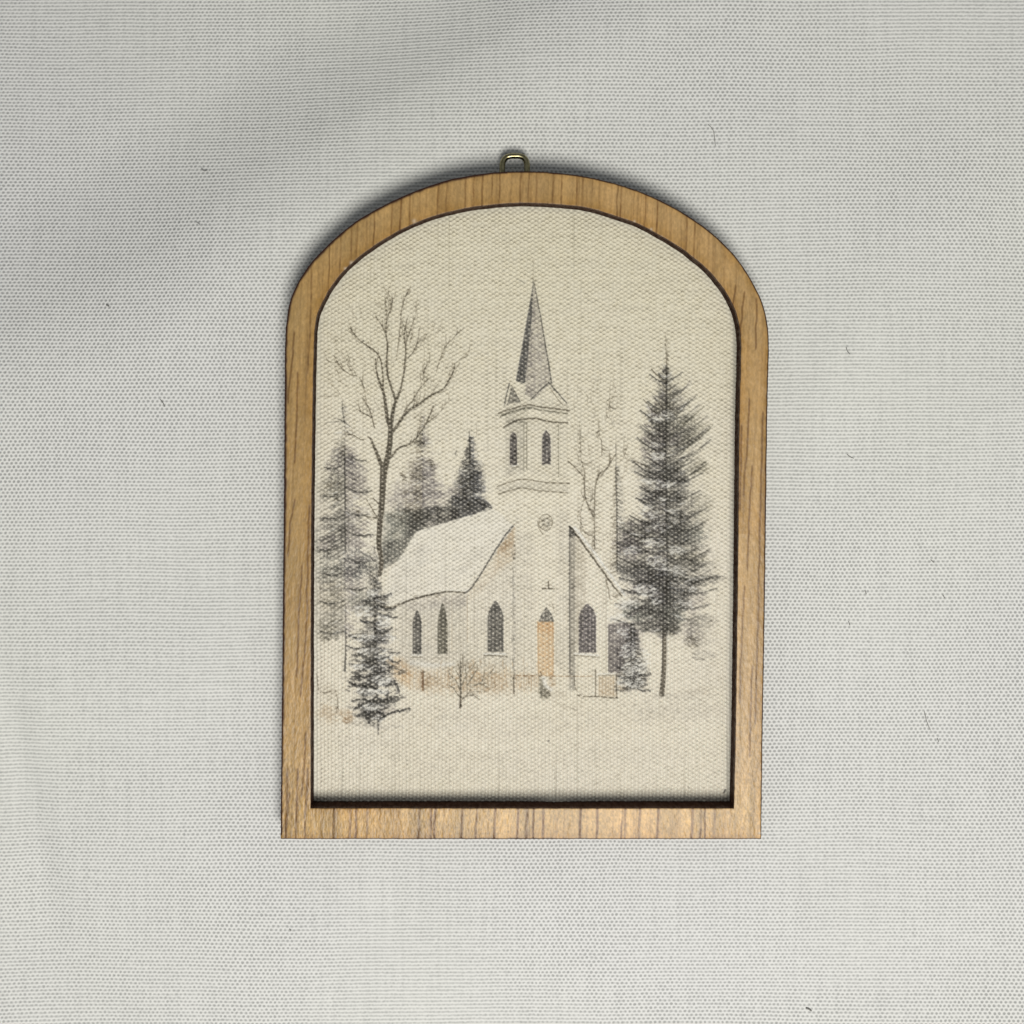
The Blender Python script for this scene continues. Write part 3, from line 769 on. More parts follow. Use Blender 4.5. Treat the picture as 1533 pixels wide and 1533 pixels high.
# right of the tower
clear([(853, 790), (925, 885), (911, 1010), (853, 1010)], .8, 1)
fill(zQ([(325, 395), (420, 520), (440, 640), (430, 1000), (380, 1200), (325, 1450)]), .16, 'sepia', 3, .6, 6)
fill(zQ([(325, 395), (365, 460), (365, 1500), (325, 1500)]), .30, 'grey', 2, .5, 6)
stroke(zQ([(327, 395), (327, 900), (330, 1390)]), 1.2, 1.2, .85, 'black')
snow(zQ([(360, 405), (480, 555), (600, 720), (700, 860)]), 4, 3.4, .75)
stroke(wiggle(zQ([(330, 398), (430, 530), (560, 712), (640, 820), (680, 868)]), .5), 3.0, 2.2, 1.15, 'sepia')
fill(zQ([(328, 395), (350, 410), (375, 455), (328, 470)]), .9, 'black', .8)
stroke(wiggle(zQ([(575, 760), (590, 820), (600, 890)]), .5), 2.4, 1.4, .6, 'sepia'); needles(922, 892, 5, 3, 10, .6, 'sepia', 0, 30, 4)
fill(zQ([(590, 1060), (700, 1040), (790, 1100), (780, 1200), (700, 1300), (660, 1385), (592, 1380)]), .72, 'purple', 2, .55, 5, 51)
stroke(zQ([(592, 1070), (592, 1380)]), 1.2, 1.2, .5, 'black')
# soft tone on the walls and snow
fill([(757, 628), (786, 626), (787, 708), (755, 714)], .13, 'grey', 1.5, .6, 6, 91); fill([(788, 628), (848, 632), (850, 720), (788, 712)], .05, 'grey', 2, .6, 6, 92)
fill([(745, 728), (785, 720), (852, 724), (852, 737), (785, 731), (748, 740)], .10, 'grey', 2, .6, 6, 93)
fill([(773, 800), (800, 790), (800, 1005), (773, 1005)], .07, 'grey', 4, .8, 8, 94); fill([(832, 760), (852, 765), (852, 1005), (838, 1005)], .08, 'grey', 4, .8, 8, 95)
fill([(704, 886), (770, 830), (770, 1005), (704, 1005)], .06, 'grey', 4, .9, 8, 96); fill([(596, 908), (700, 892), (704, 1000), (598, 1000)], .07, 'grey', 4, .9, 8, 97)
fill([(640, 880), (700, 860), (730, 820), (775, 783), (740, 800), (690, 850), (610, 885)], .06, 'grey', 6, .9, 9, 98); fill([(590, 860), (640, 800), (660, 800), (620, 880), (585, 895)], .05, 'blue', 6, .9, 9, 99)
fill([(756, 600), (790, 580), (850, 605), (850, 626), (790, 612), (756, 626)], .08, 'grey', 2, .8, 5, 100)
for k in range(34):
    a = k / 34 * 6.283; stroke([(817 + 10 * math.cos(a), 782 + 12 * math.sin(a)), (817 + 10 * math.cos(a + .2), 782 + 12 * math.sin(a + .2))], 1.0, 1.0, .35 + .25 * rs.rand(), 'sepia')
for k in range(4):
    a = .785 + k * 1.571; blob(817 + 4.4 * math.cos(a), 782 + 5.2 * math.sin(a), 3.2, 3.6, .45, 'grey')
# rose window and cross
needles(817, 783, 9, 12, 34, .55, 'sepia', -30, 50, 5, 1.0); stroke(zQ([(112, 365), (122, 410), (150, 455)]), 1.1, 1, .8); stroke(zQ([(160, 470), (200, 455)]), .9, .8, .5)
stroke(zQ([(145, 816), (225, 818)]), 2.2, 1.8, 1.1, 'sepia'); stroke(zQ([(184, 768), (186, 812)]), 1.4, 2.2, 1.1, 'sepia'); stroke(zQ([(165, 795), (205, 795)]), 1, 1, .6)
# lancet windows
def lancet(z, x0, x1, tip, sh, bot, s, ink='black', panes=True):
    c = (x0 + x1) / 2; w = (x1 - x0) / 2
    fill(z([(c - w * .12, tip), (c + w * .12, tip), (c + w * .72, tip + (sh - tip) * .5), (x1, sh), (x1, bot), (x0, bot), (x0, sh), (c - w * .72, tip + (sh - tip) * .5)]), s, ink, .8, .45, 3, int(x0))
lancet(zB, 712, 771, 965, 1050, 1258, 1.25); lancet(zB, 880, 946, 915, 1060, 1256, .95, 'olive')
lancet(zB, 880, 946, 915, 1060, 1256, .1, 'black')
lancet(zH, 424, 547, 212, 330, 612, 1.2); lancet(zH, 1145, 1280, 235, 330, 618, 1.15, 'purple')
def panes(z, x0, x1, y0, y1, nx, ny, s=.62):
    for i in range(1, nx): stroke(z([(x0 + (x1 - x0) * i / nx, y0), (x0 + (x1 - x0) * i / nx, y1)]), .8, .8, -s, 'grey')
    for i in range(1, ny): stroke(z([(x0, y0 + (y1 - y0) * i / ny), (x1, y0 + (y1 - y0) * i / ny)]), .7, .7, -s, 'grey')
panes(zH, 424, 547, 280, 612, 3, 9); panes(zH, 1145, 1280, 280, 618, 3, 9); panes(zB, 712, 771, 1050, 1258, 2, 9); panes(zB, 885, 945, 1060, 1256, 2, 8)
snow(zH([(395, 628), (565, 630)]), 2, 2, .8); stroke(zH([(395, 642), (480, 642), (575, 652)]), 1.6, 1.4, 1.0, 'sepia')
snow(zH([(1110, 626), (1300, 640)]), 2, 2, .8); stroke(zH([(1105, 640), (1200, 648), (1300, 656)]), 1, 1.3, .75, 'sepia')
snow(zB([(700, 1265), (775, 1265)]), 1.6, 1.6, .6); stroke(zB([(700, 1280), (775, 1280)]), 1.2, 1.2, .7, 'sepia'); stroke(zB([(850, 1285), (950, 1285)]), 1, 1, .35)
# door
fill(zH([(815, 372), (945, 372), (948, 600), (945, 800), (825, 800), (818, 600)]), .27, 'orange', 1, .35, 5, 61)
fill(zH([(815, 372), (945, 372), (948, 460), (818, 460)]), .14, 'orange', 2, .35, 5, 62)
for X in (820, 862, 900, 940): stroke(wiggle(zH([(X, 380), (X + 3, 790)]), .2), .9, .9, .30, 'brown')
fill(zH([(885, 262), (925, 310), (945, 375), (828, 375), (850, 315)]), .85, 'black', .8, .9, 2.5, 63)
stroke(zH([(832, 372), (855, 310), (888, 262), (925, 310), (945, 372)]), 1.2, 1.2, .6, 'black')
stroke(zH([(905, 245), (930, 228), (940, 250), (950, 290)]), 1, .8, .6, 'sepia')
fill(zH([(948, 380), (985, 400), (985, 720), (950, 720)]), .10, 'olive', 3)
# fence, step, brown shrubs
fill([(598, 985), (640, 1005), (700, 990), (770, 1005), (808, 1012), (806, 1035), (740, 1040), (640, 1040), (600, 1022)], .09, 'brown', 5, .9, 5, 71)
fill([(578, 985), (602, 985), (618, 1010), (612, 1030), (590, 1015)], .18, 'orange', 5, .6, 6, 72)
blob(640, 1020, 18, 12, .20, 'brown'); blob(720, 1020, 40, 16, .13, 'brown')
for _ in range(170):
    x = rs.uniform(600, 806); y = rs.uniform(990, 1035); l = rs.uniform(4, 12)
    stroke([(x, y), (x + rs.uniform(-2.5, 2.5), y - l)], .9, .6, rs.uniform(.1, .4), rs.choice(['brown', 'orange', 'sepia']))
needles(710, 1022, 55, 16, 120, .32, 'brown', -30, 50, 6, .9)
stroke(wiggle(zF([(1222, 550), (1225, 640), (1225, 750)]), .5), 4.2, 3.4, .75, 'brown'); stroke(zF([(1205, 555), (1245, 555)]), 2, 2, .7, 'sepia')
snow([(615, 992), (650, 996), (680, 994)], 7, 5, .45, 2)
stroke(wiggle(zH([(640, 800), (780, 802)]), .2), 1.4, 1.4, .85, 'brown'); stroke(wiggle(zH([(780, 802), (1080, 806), (1260, 804)]), .2), 1.1, .9, .55, 'brown')
stroke(zH([(632, 795), (630, 870), (632, 942)]), 1.2, 2, 1.15, 'sepia'); stroke(zH([(1277, 755), (1278, 860), (1278, 960)]), 1.6, 1.2, .9, 'sepia')
stroke(zH([(1255, 768), (1278, 766)]), 1, 1, .7)
snow(zH([(1290, 788), (1440, 782)]), 1.6, 1.6, .7)
stroke(zH([(1300, 802), (1400, 798), (1440, 800)]), 1.1, 1.1, .7, 'sepia'); stroke(zH([(1442, 790), (1446, 975)]), 1.2, 1.4, .95, 'sepia')
stroke(wiggle(zH([(1180, 968), (1300, 966), (1380, 975), (1448, 976)]), .3), 1.3, 2, 1.05, 'sepia')
stroke(zH([(1108, 800), (1112, 880), (1125, 915)]), 1.1, 1.2, .7); needles(870, 1041, 4, 4, 7, .5, 'sepia', 30, 40, 5)
fill(zH([(1300, 805), (1440, 805), (1440, 970), (1300, 965)]), .14, 'brown', 1, .5)
for X in range(1310, 1440, 22): stroke(zH([(X, 815), (X, 955)]), .7, .7, .28, 'brown')
for X in range(1130, 1270, 24): stroke(zH([(X, 815), (X, 930)]), .6, .6, .18, 'sepia')
for X in range(650, 830, 20): stroke(zH([(X, 812), (X, 880)]), .7, .7, .35, 'brown')
fill(zH([(830, 790), (870, 870), (920, 960), (900, 985), (845, 985), (830, 930)]), .55, 'olive', 2, .8, 3, 81)
snow(zH([(865, 820), (880, 880), (925, 910)]), 6, 5, .6, 1.5)
stroke(zH([(842, 770), (848, 800)]), 1.6, 1.6, .8, 'sepia'); needles(817, 1038, 9, 5, 22, .5, 'sepia', 20, 50, 4)
blob(826, 1018, 7, 12, .4, 'brown'); blob(838, 1040, 14, 6, .15, 'sepia')
stroke(zH([(940, 1000), (1030, 1040), (1110, 1065)]), 1, 1, .28, 'sepia', 1.2); needles(858, 1058, 16, 6, 22, .16, 'sepia', 20, 20, 7)
# little shrub in front
br([(208, 1055), (210, 900), (208, 680)], 3.2, 1.4, 1.4, zH); br([(212, 995), (240, 975), (268, 962)], 2, 1.3, 1, zH)
br([(262, 962), (262, 900), (255, 800), (292, 745), (300, 735)], 1, 1, .7, zH); br([(285, 940), (320, 925), (380, 928)], 1.5, .8, .7, zH)
br([(275, 885), (370, 855), (430, 790), (520, 772)], 1.2, 1, .6, zH); br([(205, 690), (215, 600), (208, 480)], .8, .6, .45, zH)
br([(235, 655), (270, 630), (312, 602)], .9, .8, .5, zH); br([(150, 765), (155, 720), (195, 745)], 1, .8, .6, zH); br([(300, 745), (390, 730)], .9, .6, .45, zH)
br([(370, 850), (380, 900), (400, 930)], .8, .6, .4, zH); br([(440, 800), (445, 860), (490, 880)], .8, .6, .35, zH)
for (p, q) in (((210, 980), (150, 900)), ((210, 930), (160, 820)), ((212, 900), (250, 800)), ((210, 860), (170, 760)), ((212, 820), (240, 700)), ((209, 780), (185, 690)), ((230, 980), (300, 900)), ((260, 960), (340, 960)),
               ((260, 880), (320, 780)), ((290, 840), (350, 740)), ((320, 880), (410, 860)), ((380, 840), (400, 760)), ((430, 790), (480, 730)), ((210, 760), (225, 640)), ((150, 820), (110, 760)), ((160, 900), (120, 880)),
               ((350, 860), (440, 900)), ((300, 940), (360, 990)), ((255, 800), (250, 700)), ((300, 745), (330, 690))):
    m_ = ((p[0] + q[0]) / 2 + rs.uniform(-8, 8), (p[1] + q[1]) / 2 + rs.uniform(-6, 6)); br([p, m_, q], 1.5, .9, 1.0, zH)

# -- thin trees right of the tower
def br2(pts, w0, w1, s, z): br(pts, w0 * 1.2, w1 * 1.2, s, z, 1.3)
br2([(318, 1398), (370, 1450), (410, 1490), (430, 1533)], 1.4, 1, .8, zP); br2([(430, 30), (432, 190), (465, 280), (492, 340)], 1.3, 2, .8, zQ)
br2([(500, 130), (495, 300), (496, 550)], 1.2, 1.6, .75, zQ); br2([(540, 1500), (580, 1445), (640, 1350)], 2, 1, .8, zP)
br2([(525, 1120), (530, 1240), (542, 1260), (545, 1360)], .8, .9, .5, zP); br2([(395, 1130), (402, 1280), (405, 1380), (430, 1470)], .8, .9, .5, zP)
br2([(600, 900), (595, 1040), (570, 1120)], .8, .7, .35, zP); br2([(720, 1290), (700, 1345), (690, 1380)], 1, .8, .5, zP)
br2([(500, 130), (520, 60), (548, 20)], 1.6, 2, .8, zQ); br2([(432, 190), (400, 330), (430, 440), (480, 455)], .8, .8, .55, zQ)
br2([(460, 290), (470, 230), (505, 130)], 1, 1, .5, zQ)
needles(893, 805, 18, 16, 40, .28, 'sepia', -60, 40, 7, .9); needles(888, 690, 6, 10, 8, .35, 'sepia', -60, 40, 6, .9)
stroke(wiggle(zP([(640, 1280), (640, 1400), (640, 1533)]), .15), .8, 1.5, .6, 'grey')
stroke(wiggle(zQ([(640, 0), (645, 250), (650, 560), (650, 700)]), .3), 1.6, 2.2, .6, 'grey')
spruce(924, [(700, 3, 3, .5), (740, 7, 9, .7), (790, 10, 16, .8), (830, 12, 14, .8), (858, 12, 16, .8)], .85, 'sepia', 'black', step=5, rise=-.1, fall=.3, dens=1, snowy=.1, rfade=1)

# -- big right spruce
BIG = [(548, 2, 2, .8), (560, 12, 7, .9), (572, 12, 10, .9), (588, 16, 22, .6), (600, 22, 24, .7), (615, 28, 26, .8), (640, 32, 44, .9), (655, 36, 52, .9), (680, 38, 40, .8),
       (705, 38, 44, 1.0), (722, 34, 34, 1.0), (745, 40, 36, .95), (765, 34, 48, .7), (790, 52, 58, .9), (820, 66, 56, .85), (850, 70, 54, .85), (868, 66, 68, 1), (890, 58, 46, .9), (915, 62, 26, .9), (945, 34, 20, .9), (952, 20, 16, .5)]
mass(998, [(y, a * 1.12, b * 1.15, w) for y, a, b, w in BIG], .45, 'grey', 'grey', .75, .9, 9, 3.0, .05, 303, .5)
mass(998, BIG, .95, 'purple', 'grey', .7, .75, 8, 2.6, -.10, 301); mass(998, BIG, .55, 'black', 'black', .9, .6, 5, 2.0, -.2, 311)
blob(1000, 585, 9, 16, .35, 'sepia'); blob(997, 610, 20, 14, .5, 'sepia', seed=12); blob(1018, 605, 12, 14, .15, 'purple')
blob(985, 635, 18, 14, .75, 'black', seed=13); blob(1000, 655, 26, 16, .85, 'purple', seed=14); blob(1020, 635, 22, 12, .4, 'olive', -30)
blob(1040, 650, 26, 10, .28, 'olive', -35); blob(995, 708, 32, 15, 1.2, 'blue', 8, seed=15); blob(1020, 722, 14, 9, .9, 'blue', seed=18)
blob(975, 745, 18, 14, .85, 'blue', seed=16); blob(1010, 745, 26, 16, .8, 'black', seed=17); blob(1018, 775, 22, 14, 1.1, 'black', seed=19)
blob(1010, 800, 22, 16, 1.15, 'blue', seed=20); blob(1040, 800, 24, 22, .45, 'green', seed=21); blob(960, 790, 26, 14, .6, 'black', seed=22)
blob(940, 820, 20, 24, .7, 'purple', seed=23); blob(1030, 835, 34, 14, .6, 'olive', 8, seed=24); blob(975, 865, 42, 18, 1.1, 'blue', seed=25)
blob(1000, 885, 36, 20, 1.0, 'blue', seed=26); blob(960, 915, 34, 16, .9, 'green', -10, seed=27); blob(1005, 915, 22, 24, .9, 'green', seed=28)
blob(1000, 940, 20, 12, .75, 'olive', seed=29); blob(1050, 870, 34, 10, .4, 'grey', -12, seed=30); blob(945, 850, 22, 16, .6, 'black', seed=33)
blob(1045, 700, 18, 12, .22, 'olive', -20); blob(1050, 760, 20, 22, .2, 'olive'); blob(1040, 900, 24, 18, .2, 'purple')
blob(1048, 930, 26, 14, .24, 'grey', -10); blob(1035, 945, 18, 18, .2, 'purple'); blob(1050, 955, 24, 22, .12, 'grey')
spruce(998, [(548, 2, 2, .6), (560, 15, 9, .8), (575, 12, 12, .8), (590, 14, 26, .7), (610, 30, 28, .8), (640, 34, 46, .9), (665, 38, 56, .9), (690, 46, 56, .95),
             (715, 38, 38, 1.0), (750, 42, 44, .95), (775, 44, 60, .9), (800, 66, 64, .95), (830, 70, 62, .9), (865, 70, 78, .95), (890, 62, 52, .95), (920, 66, 30, .9), (945, 52, 22, .7)],
       .6, 'black', 'grey', step=6.5, rise=1.0, fall=-0.05, dens=.8, snowy=.3, rfade=.8)
stroke(wiggle([(998, 555), (998, 600), (996, 700), (1000, 800), (998, 900)], .6), 2, 4, .8, 'black')
stroke([(996, 498), (997, 530), (998, 552)], .7, 1.8, .45, 'sepia'); needles(998, 520, 3.5, 14, 12, .3, 'olive', 90, 30, 5, .9)
stroke(wiggle(zI([(460, 860), (520, 930), (580, 1000), (640, 1010)]), .4), 1, 3, .85, 'sepia'); stroke(wiggle(zI([(550, 530), (600, 590), (660, 640), (700, 660)]), .4), 1.5, 3, .9, 'sepia')
stroke(wiggle(zI([(1125, 935), (1060, 1000), (980, 1060), (900, 1150)]), .4), 1, 3.5, .65, 'olive'); stroke(wiggle(zI([(1220, 1135), (1140, 1230), (1040, 1300), (940, 1380)]), .4), 1, 3.5, .65, 'olive')
stroke(wiggle(zI([(975, 650), (930, 720), (860, 800)]), .4), 1, 2, .5, 'purple'); stroke(wiggle(zJ([(350, 215), (430, 250), (520, 290)]), .4), 1.2, 3, .85, 'sepia')
stroke(wiggle(zJ([(1170, 240), (1080, 300), (980, 370)]), .5), 1.4, 3, .55, 'olive'); stroke(wiggle(zK([(1330, 20), (1160, 50), (950, 110)]), .6), 1.4, 4, .6, 'grey')
needles(1050, 700, 14, 10, 24, .35, 'olive', -35, 25, 6); needles(1052, 870, 22, 8, 40, .5, 'grey', -15, 25, 6)
needles(1052, 928, 22, 12, 60, .25, 'grey', -5, 30, 6); needles(1054, 982, 18, 8, 50, .28, 'grey', 5, 30, 6); needles(1040, 955, 16, 16, 40, .22, 'grey', 35, 30, 6); needles(1035, 962, 14, 10, 40, .5, 'sepia', 40, 25, 6)
for q in ((966, 597), (975, 562), (957, 612), (950, 658), (948, 688), (960, 640), (952, 708), (953, 730), (950, 748), (940, 775), (928, 792), (924, 815), (923, 838), (926, 862), (930, 885), (921, 905), (918, 925)): bough(q[0] + rs.uniform(-3, 5), q[1] + rs.uniform(-4, 4), rs.uniform(.3, .7))
for q in ((1020, 556), (1034, 570), (1044, 590), (1054, 609), (1062, 622), (1067, 636), (1062, 662), (1060, 694), (1054, 712), (1054, 738), (1064, 757), (1062, 782), (1066, 800), (1056, 822), (1062, 842), (1082, 862), (1074, 880), (1062, 902), (1056, 925)): bough(q[0] + rs.uniform(-9, 3), q[1] + rs.uniform(-4, 4), rs.uniform(.2, .42), 'grey')
# snow in the spruce
for (x, y, rx, ry, n) in ((985, 625, 16, 8, 22), (1000, 618, 8, 6, 10), (985, 682, 10, 7, 18), (990, 725, 24, 5, 30), (992, 752, 6, 8, 12), (972, 770, 16, 6, 16), (1006, 776, 12, 7, 8),
                          (985, 790, 20, 7, 20), (978, 812, 18, 7, 26), (1015, 825, 16, 5, 20), (948, 823, 16, 5, 16), (985, 840, 18, 8, 30), (1005, 855, 26, 8, 36), (970, 885, 16, 9, 50),
                          (985, 900, 8, 5, 14), (940, 905, 20, 8, 26), (930, 925, 18, 8, 20), (1025, 880, 20, 8, 14), (1025, 905, 16, 8, 16), (1000, 625, 10, 6, 8)):
    snowdabs(x, y, rx, ry, int(n * 1.5), .95)
for (x, y, l, a) in ((975, 612, 14, 35), (985, 630, 16, 30), (980, 668, 18, 20), (985, 684, 20, 5), (975, 722, 30, 0), (1004, 728, 20, -10), (968, 760, 20, -15), (1008, 768, 22, 25), (985, 785, 28, -10), (955, 800, 22, 10),
                     (972, 816, 26, -20), (1012, 822, 26, 10), (945, 826, 24, -5), (990, 842, 26, -25), (1010, 856, 40, 18), (1040, 868, 30, -8), (962, 878, 26, -30), (985, 893, 22, -20), (940, 903, 28, -20), (925, 925, 24, -25), (1030, 905, 24, 15), (1015, 925, 20, 30)):
    for j in range(3):
        ca, sa = math.cos(math.radians(a)), math.sin(math.radians(a)); ox, oy = rs.uniform(-5, 5), rs.uniform(-3, 3); hl = l / 2 * rs.uniform(.5, 1)
        snow(wiggle([(x + ox - hl * ca, y + oy - hl * sa), (x + ox, y + oy - 1.5), (x + ox + hl * ca, y + oy + hl * sa)], .9), 2.0, .9, rs.uniform(.4, .8))
needles(998, 545, 5, 16, 30, .5, 'sepia', 60, 40, 5, 1.1); needles(998, 520, 2.5, 14, 14, .35, 'sepia', 80, 30, 5, 1)
needles(1045, 760, 24, 60, 120, .22, 'grey', -25, 30, 7, 1.2); needles(1040, 660, 20, 40, 60, .25, 'grey', -35, 20, 8, 1.2)
# trunk and small snowy fir at its left
stroke(zK([(690, 600), (690, 800), (686, 1000), (675, 1180), (662, 1310)]), 5.6, 7.4, 1.05, 'sepia')
stroke(zK([(668, 640), (668, 1000), (645, 1290)]), 1, 1.5, .5, 'black'); stroke(zK([(712, 640), (708, 1000), (690, 1240)]), 1, 1.5, .35, 'black')
blob(945, 960, 18, 30, .55, 'purple', seed=35); blob(947, 1012, 20, 18, .2, 'black', seed=36); blob(930, 990, 10, 30, .5, 'purple', seed=37)
mass(947, [(935, 4, 4, .6), (960, 12, 12, .8), (985, 18, 18, .9), (1005, 22, 24, 1), (1030, 22, 24, 1)], .45, 'black', 'black', .1, 1, 5, 2.6, -.05, 371)
spruce(947, [(935, 3, 3, .6), (960, 12, 12, .8), (985, 18, 18, .9), (1005, 24, 26, 1), (1030, 26, 26, 1)], 1.15, 'black', 'black', step=4.4, rise=-.2, fall=.2, dens=1.2, snowy=.35, rfade=1)
for (x, y, rx, ry, n) in ((942, 975, 12, 14, 40), (950, 1000, 18, 12, 50), (945, 1020, 20, 10, 40), (935, 945, 10, 10, 12), (965, 985, 10, 14, 14)): snowdabs(x, y, rx, ry, int(n * 1.6), 1.0, -25, 30, 6, 2.2)
snow(zK([(345, 560), (348, 760)]), 1.6, 1.6, .6)
blob(932, 1030, 8, 5, .35, 'brown'); blob(1000, 1042, 30, 5, .12, 'grey'); blob(1045, 1035, 22, 6, .10, 'sepia')
clear([(853, 1043), (912, 1046), (912, 1060), (853, 1060)], .3, 2)

# -- snowy fir in front on the left
FIR = [(868, 5, 6, .8), (885, 10, 14, .7), (905, 20, 26, .6), (935, 24, 26, .6), (960, 34, 24, .7), (985, 34, 30, .9), (1005, 36, 34, 1), (1030, 38, 30, 1), (1052, 36, 34, 1), (1072, 26, 26, .9), (1082, 10, 10, .6)]
mass(562, FIR, 1.2, 'black', 'black', .1, .95, 8, 3.2, -.04, 331)
blob(560, 870, 12, 26, .45, 'black', seed=40); blob(555, 900, 22, 20, .30, 'grey'); blob(562, 950, 26, 20, .30, 'blue'); blob(565, 1000, 30, 16, .55, 'blue', seed=41)
blob(560, 1020, 26, 14, .45, 'blue', seed=42); blob(560, 1050, 28, 14, .4, 'black', seed=43); blob(568, 1066, 26, 9, .6, 'purple', -10, seed=44); blob(548, 1070, 14, 9, .6, 'black', seed=45)
needles(560, 850, 9, 34, 90, .65, 'black', 60, 50, 5)
spruce(562, [(872, 4, 5, .7), (890, 12, 20, .8), (915, 22, 26, .8), (940, 30, 26, .9), (965, 38, 24, 1), (985, 38, 34, 1.05), (1010, 40, 34, 1.05), (1035, 42, 30, 1.0), (1055, 40, 36, 1), (1072, 28, 22, .9)],
       .8, 'black', 'blue', step=9.5, rise=-.1, fall=.12, dens=1.0, snowy=.5, rfade=.95)
def tier(z, pts, w0=3, w1=1.5, s=1.15, n=None):
    P = wiggle(z(pts), .7); stroke(P, w0, w1, s, 'black')
    for (x, y) in P: needles(x, y + 1, 2.5, 2, 2, .7, 'blue', 30, 60, 4, 1.4)
tier(zF, [(410, 160), (520, 185), (620, 205), (700, 210), (815, 212)], 2, 2, .9); tier(zF, [(400, 270), (480, 300), (600, 285), (720, 250)], 1.6, 3.6)
tier(zF, [(430, 465), (520, 478), (620, 455), (740, 410), (860, 400)], 2, 3.5); tier(zF, [(860, 340), (960, 345)], 2, 1.4); tier(zF, [(860, 420), (930, 455), (985, 430)], 3, 1.4)
tier(zF, [(490, 600), (620, 610), (740, 570), (860, 540)], 3, 3); tier(zF, [(420, 665), (520, 700), (640, 720), (760, 760)], 1.8, 3)
tier(zF, [(450, 870), (540, 850), (700, 880), (820, 860), (850, 780)], 1.8, 3.4); tier(zF, [(470, 960), (560, 920), (600, 1020), (640, 1100)], 1.8, 4)
tier(zF, [(740, 1080), (830, 1020), (940, 985), (1090, 955)], 3.5, 2.6, 1.25); tier(zF, [(700, 1000), (790, 1000)], 3, 3); tier(zF, [(860, 700), (910, 650), (970, 780)], 3, 3, .8)
tier(zE, [(700, 990), (780, 975), (880, 940)], 1.6, 2); tier(zE, [(740, 1070), (830, 1105), (930, 1090)], 3, 2, 1); tier(zE, [(760, 1160), (880, 1200), (940, 1190)], 3, 2, 1)
tier(zE, [(720, 1370), (800, 1380), (890, 1310)], 3, 2.2, 1); tier(zE, [(540, 1230), (640, 1255), (750, 1265)], 2.4, 2.4, .9); tier(zE, [(570, 1020), (650, 1015)], 2, 2, .8)
stroke(wiggle(zE([(700, 760), (705, 1000), (705, 1300), (706, 1533)]), .5), 2, 3.2, 1.0, 'black'); stroke(wiggle(zF([(706, 0), (708, 200), (720, 330), (740, 420)]), .5), 3, 3, .8, 'black')
for (x, y, rx, ry, n) in ((545, 915, 18, 8, 30), (575, 930, 12, 8, 30), (545, 955, 20, 5, 30), (560, 975, 24, 5, 34), (545, 998, 18, 4, 24), (575, 985, 14, 6, 20), (572, 1018, 14, 8, 46), (550, 1035, 16, 6, 40),
                          (573, 1035, 8, 6, 18), (558, 1058, 14, 5, 36), (566, 1075, 8, 5, 10), (583, 955, 10, 8, 14), (558, 890, 8, 10, 18)): snowdabs(x, y, rx, ry, int(n * 1.2), 1.0, -15, 30, 6, 2.2)
stroke(zF([(738, 1100), (740, 1190), (738, 1245)]), 3, 1.2, 1.1, 'black')
stroke(zE([(930, 1200), (933, 1533)]), .8, .8, .35, 'grey')
for (x, y, rx, ry, s_) in ((640, 1070, 90, 14, .06), (760, 1090, 120, 16, .06), (900, 1075, 110, 16, .05), (1010, 1065, 80, 14, .09), (560, 1110, 80, 12, .07), (700, 1140, 150, 14, .06),
                          (930, 1130, 150, 16, .06), (600, 1165, 110, 12, .05), (860, 1170, 180, 12, .05), (1050, 1020, 50, 30, .06)):
    blob(x, y, rx, ry * 1.6, s_ * .6, 'grey', rs.uniform(-4, 2), 1.2, 6)
# -- left foreground sprigs and ground tints
stroke(wiggle(zF([(65, 575), (80, 700), (88, 760)]), .4), 1, 1.4, .8, 'sepia'); stroke(wiggle(zF([(110, 780), (170, 780), (240, 760)]), .4), 1.2, 1.4, .7, 'sepia')
stroke(wiggle(zF([(270, 740), (290, 840), (300, 950)]), .4), .8, 1.6, .6, 'sepia'); needles(505, 1062, 3, 6, 9, .5, 'sepia', 80, 30, 4); needles(520, 1078, 7, 4, 14, .35, 'brown', 20, 50, 5)
blob(492, 1068, 22, 14, .16, 'brown'); blob(518, 1072, 12, 12, .22, 'brown'); blob(490, 1035, 16, 16, .08, 'sepia'); blob(545, 1083, 30, 5, .18, 'grey')
stroke(zF([(310, 630), (400, 610)]), 1, .8, .3); blob(575, 1088, 34, 5, .10, 'blue')
needles(596, 1133, 18, 6, 26, .20, 'olive', 70, 30, 5, .9); needles(640, 1085, 14, 10, 14, .14, 'brown', 80, 30, 5, .9); needles(695, 1130, 20, 8, 12, .10, 'sepia', 70, 30, 4, .9)
needles(720, 1133, 60, 6, 26, .07, 'sepia', 10, 20, 8, .9); needles(940, 1050, 60, 6, 30, .06, 'sepia', 5, 15, 9, .9)
stroke(zP([(-30, 170), (0, 182), (28, 202)]), 1.0, .8, .7, 'black'); stroke(zP([(305, 310), (330, 300)]), .8, .7, .35, 'grey')
needles(822, 1108, 1.6, 1.6, 3, .8, 'black', -40, 20, 3, 1.3); needles(822, 516, 1.5, 1, 2, .6, 'black', 0, 20, 3, 1.2)
stroke([(1086, 1182), (1084, 1187)], 2, 1.2, 1.6, 'black'); needles(1031, 1179, 1, 1, 2, .6, 'black', 60, 20, 3, 1)
D = 1.72 * (1 - np.exp(-(np.maximum(D, 0) / 1.10) ** 1.18 / 1.3)) + np.minimum(D, 0); SN = np.clip(SN, 0, 1)
#PAINT_END

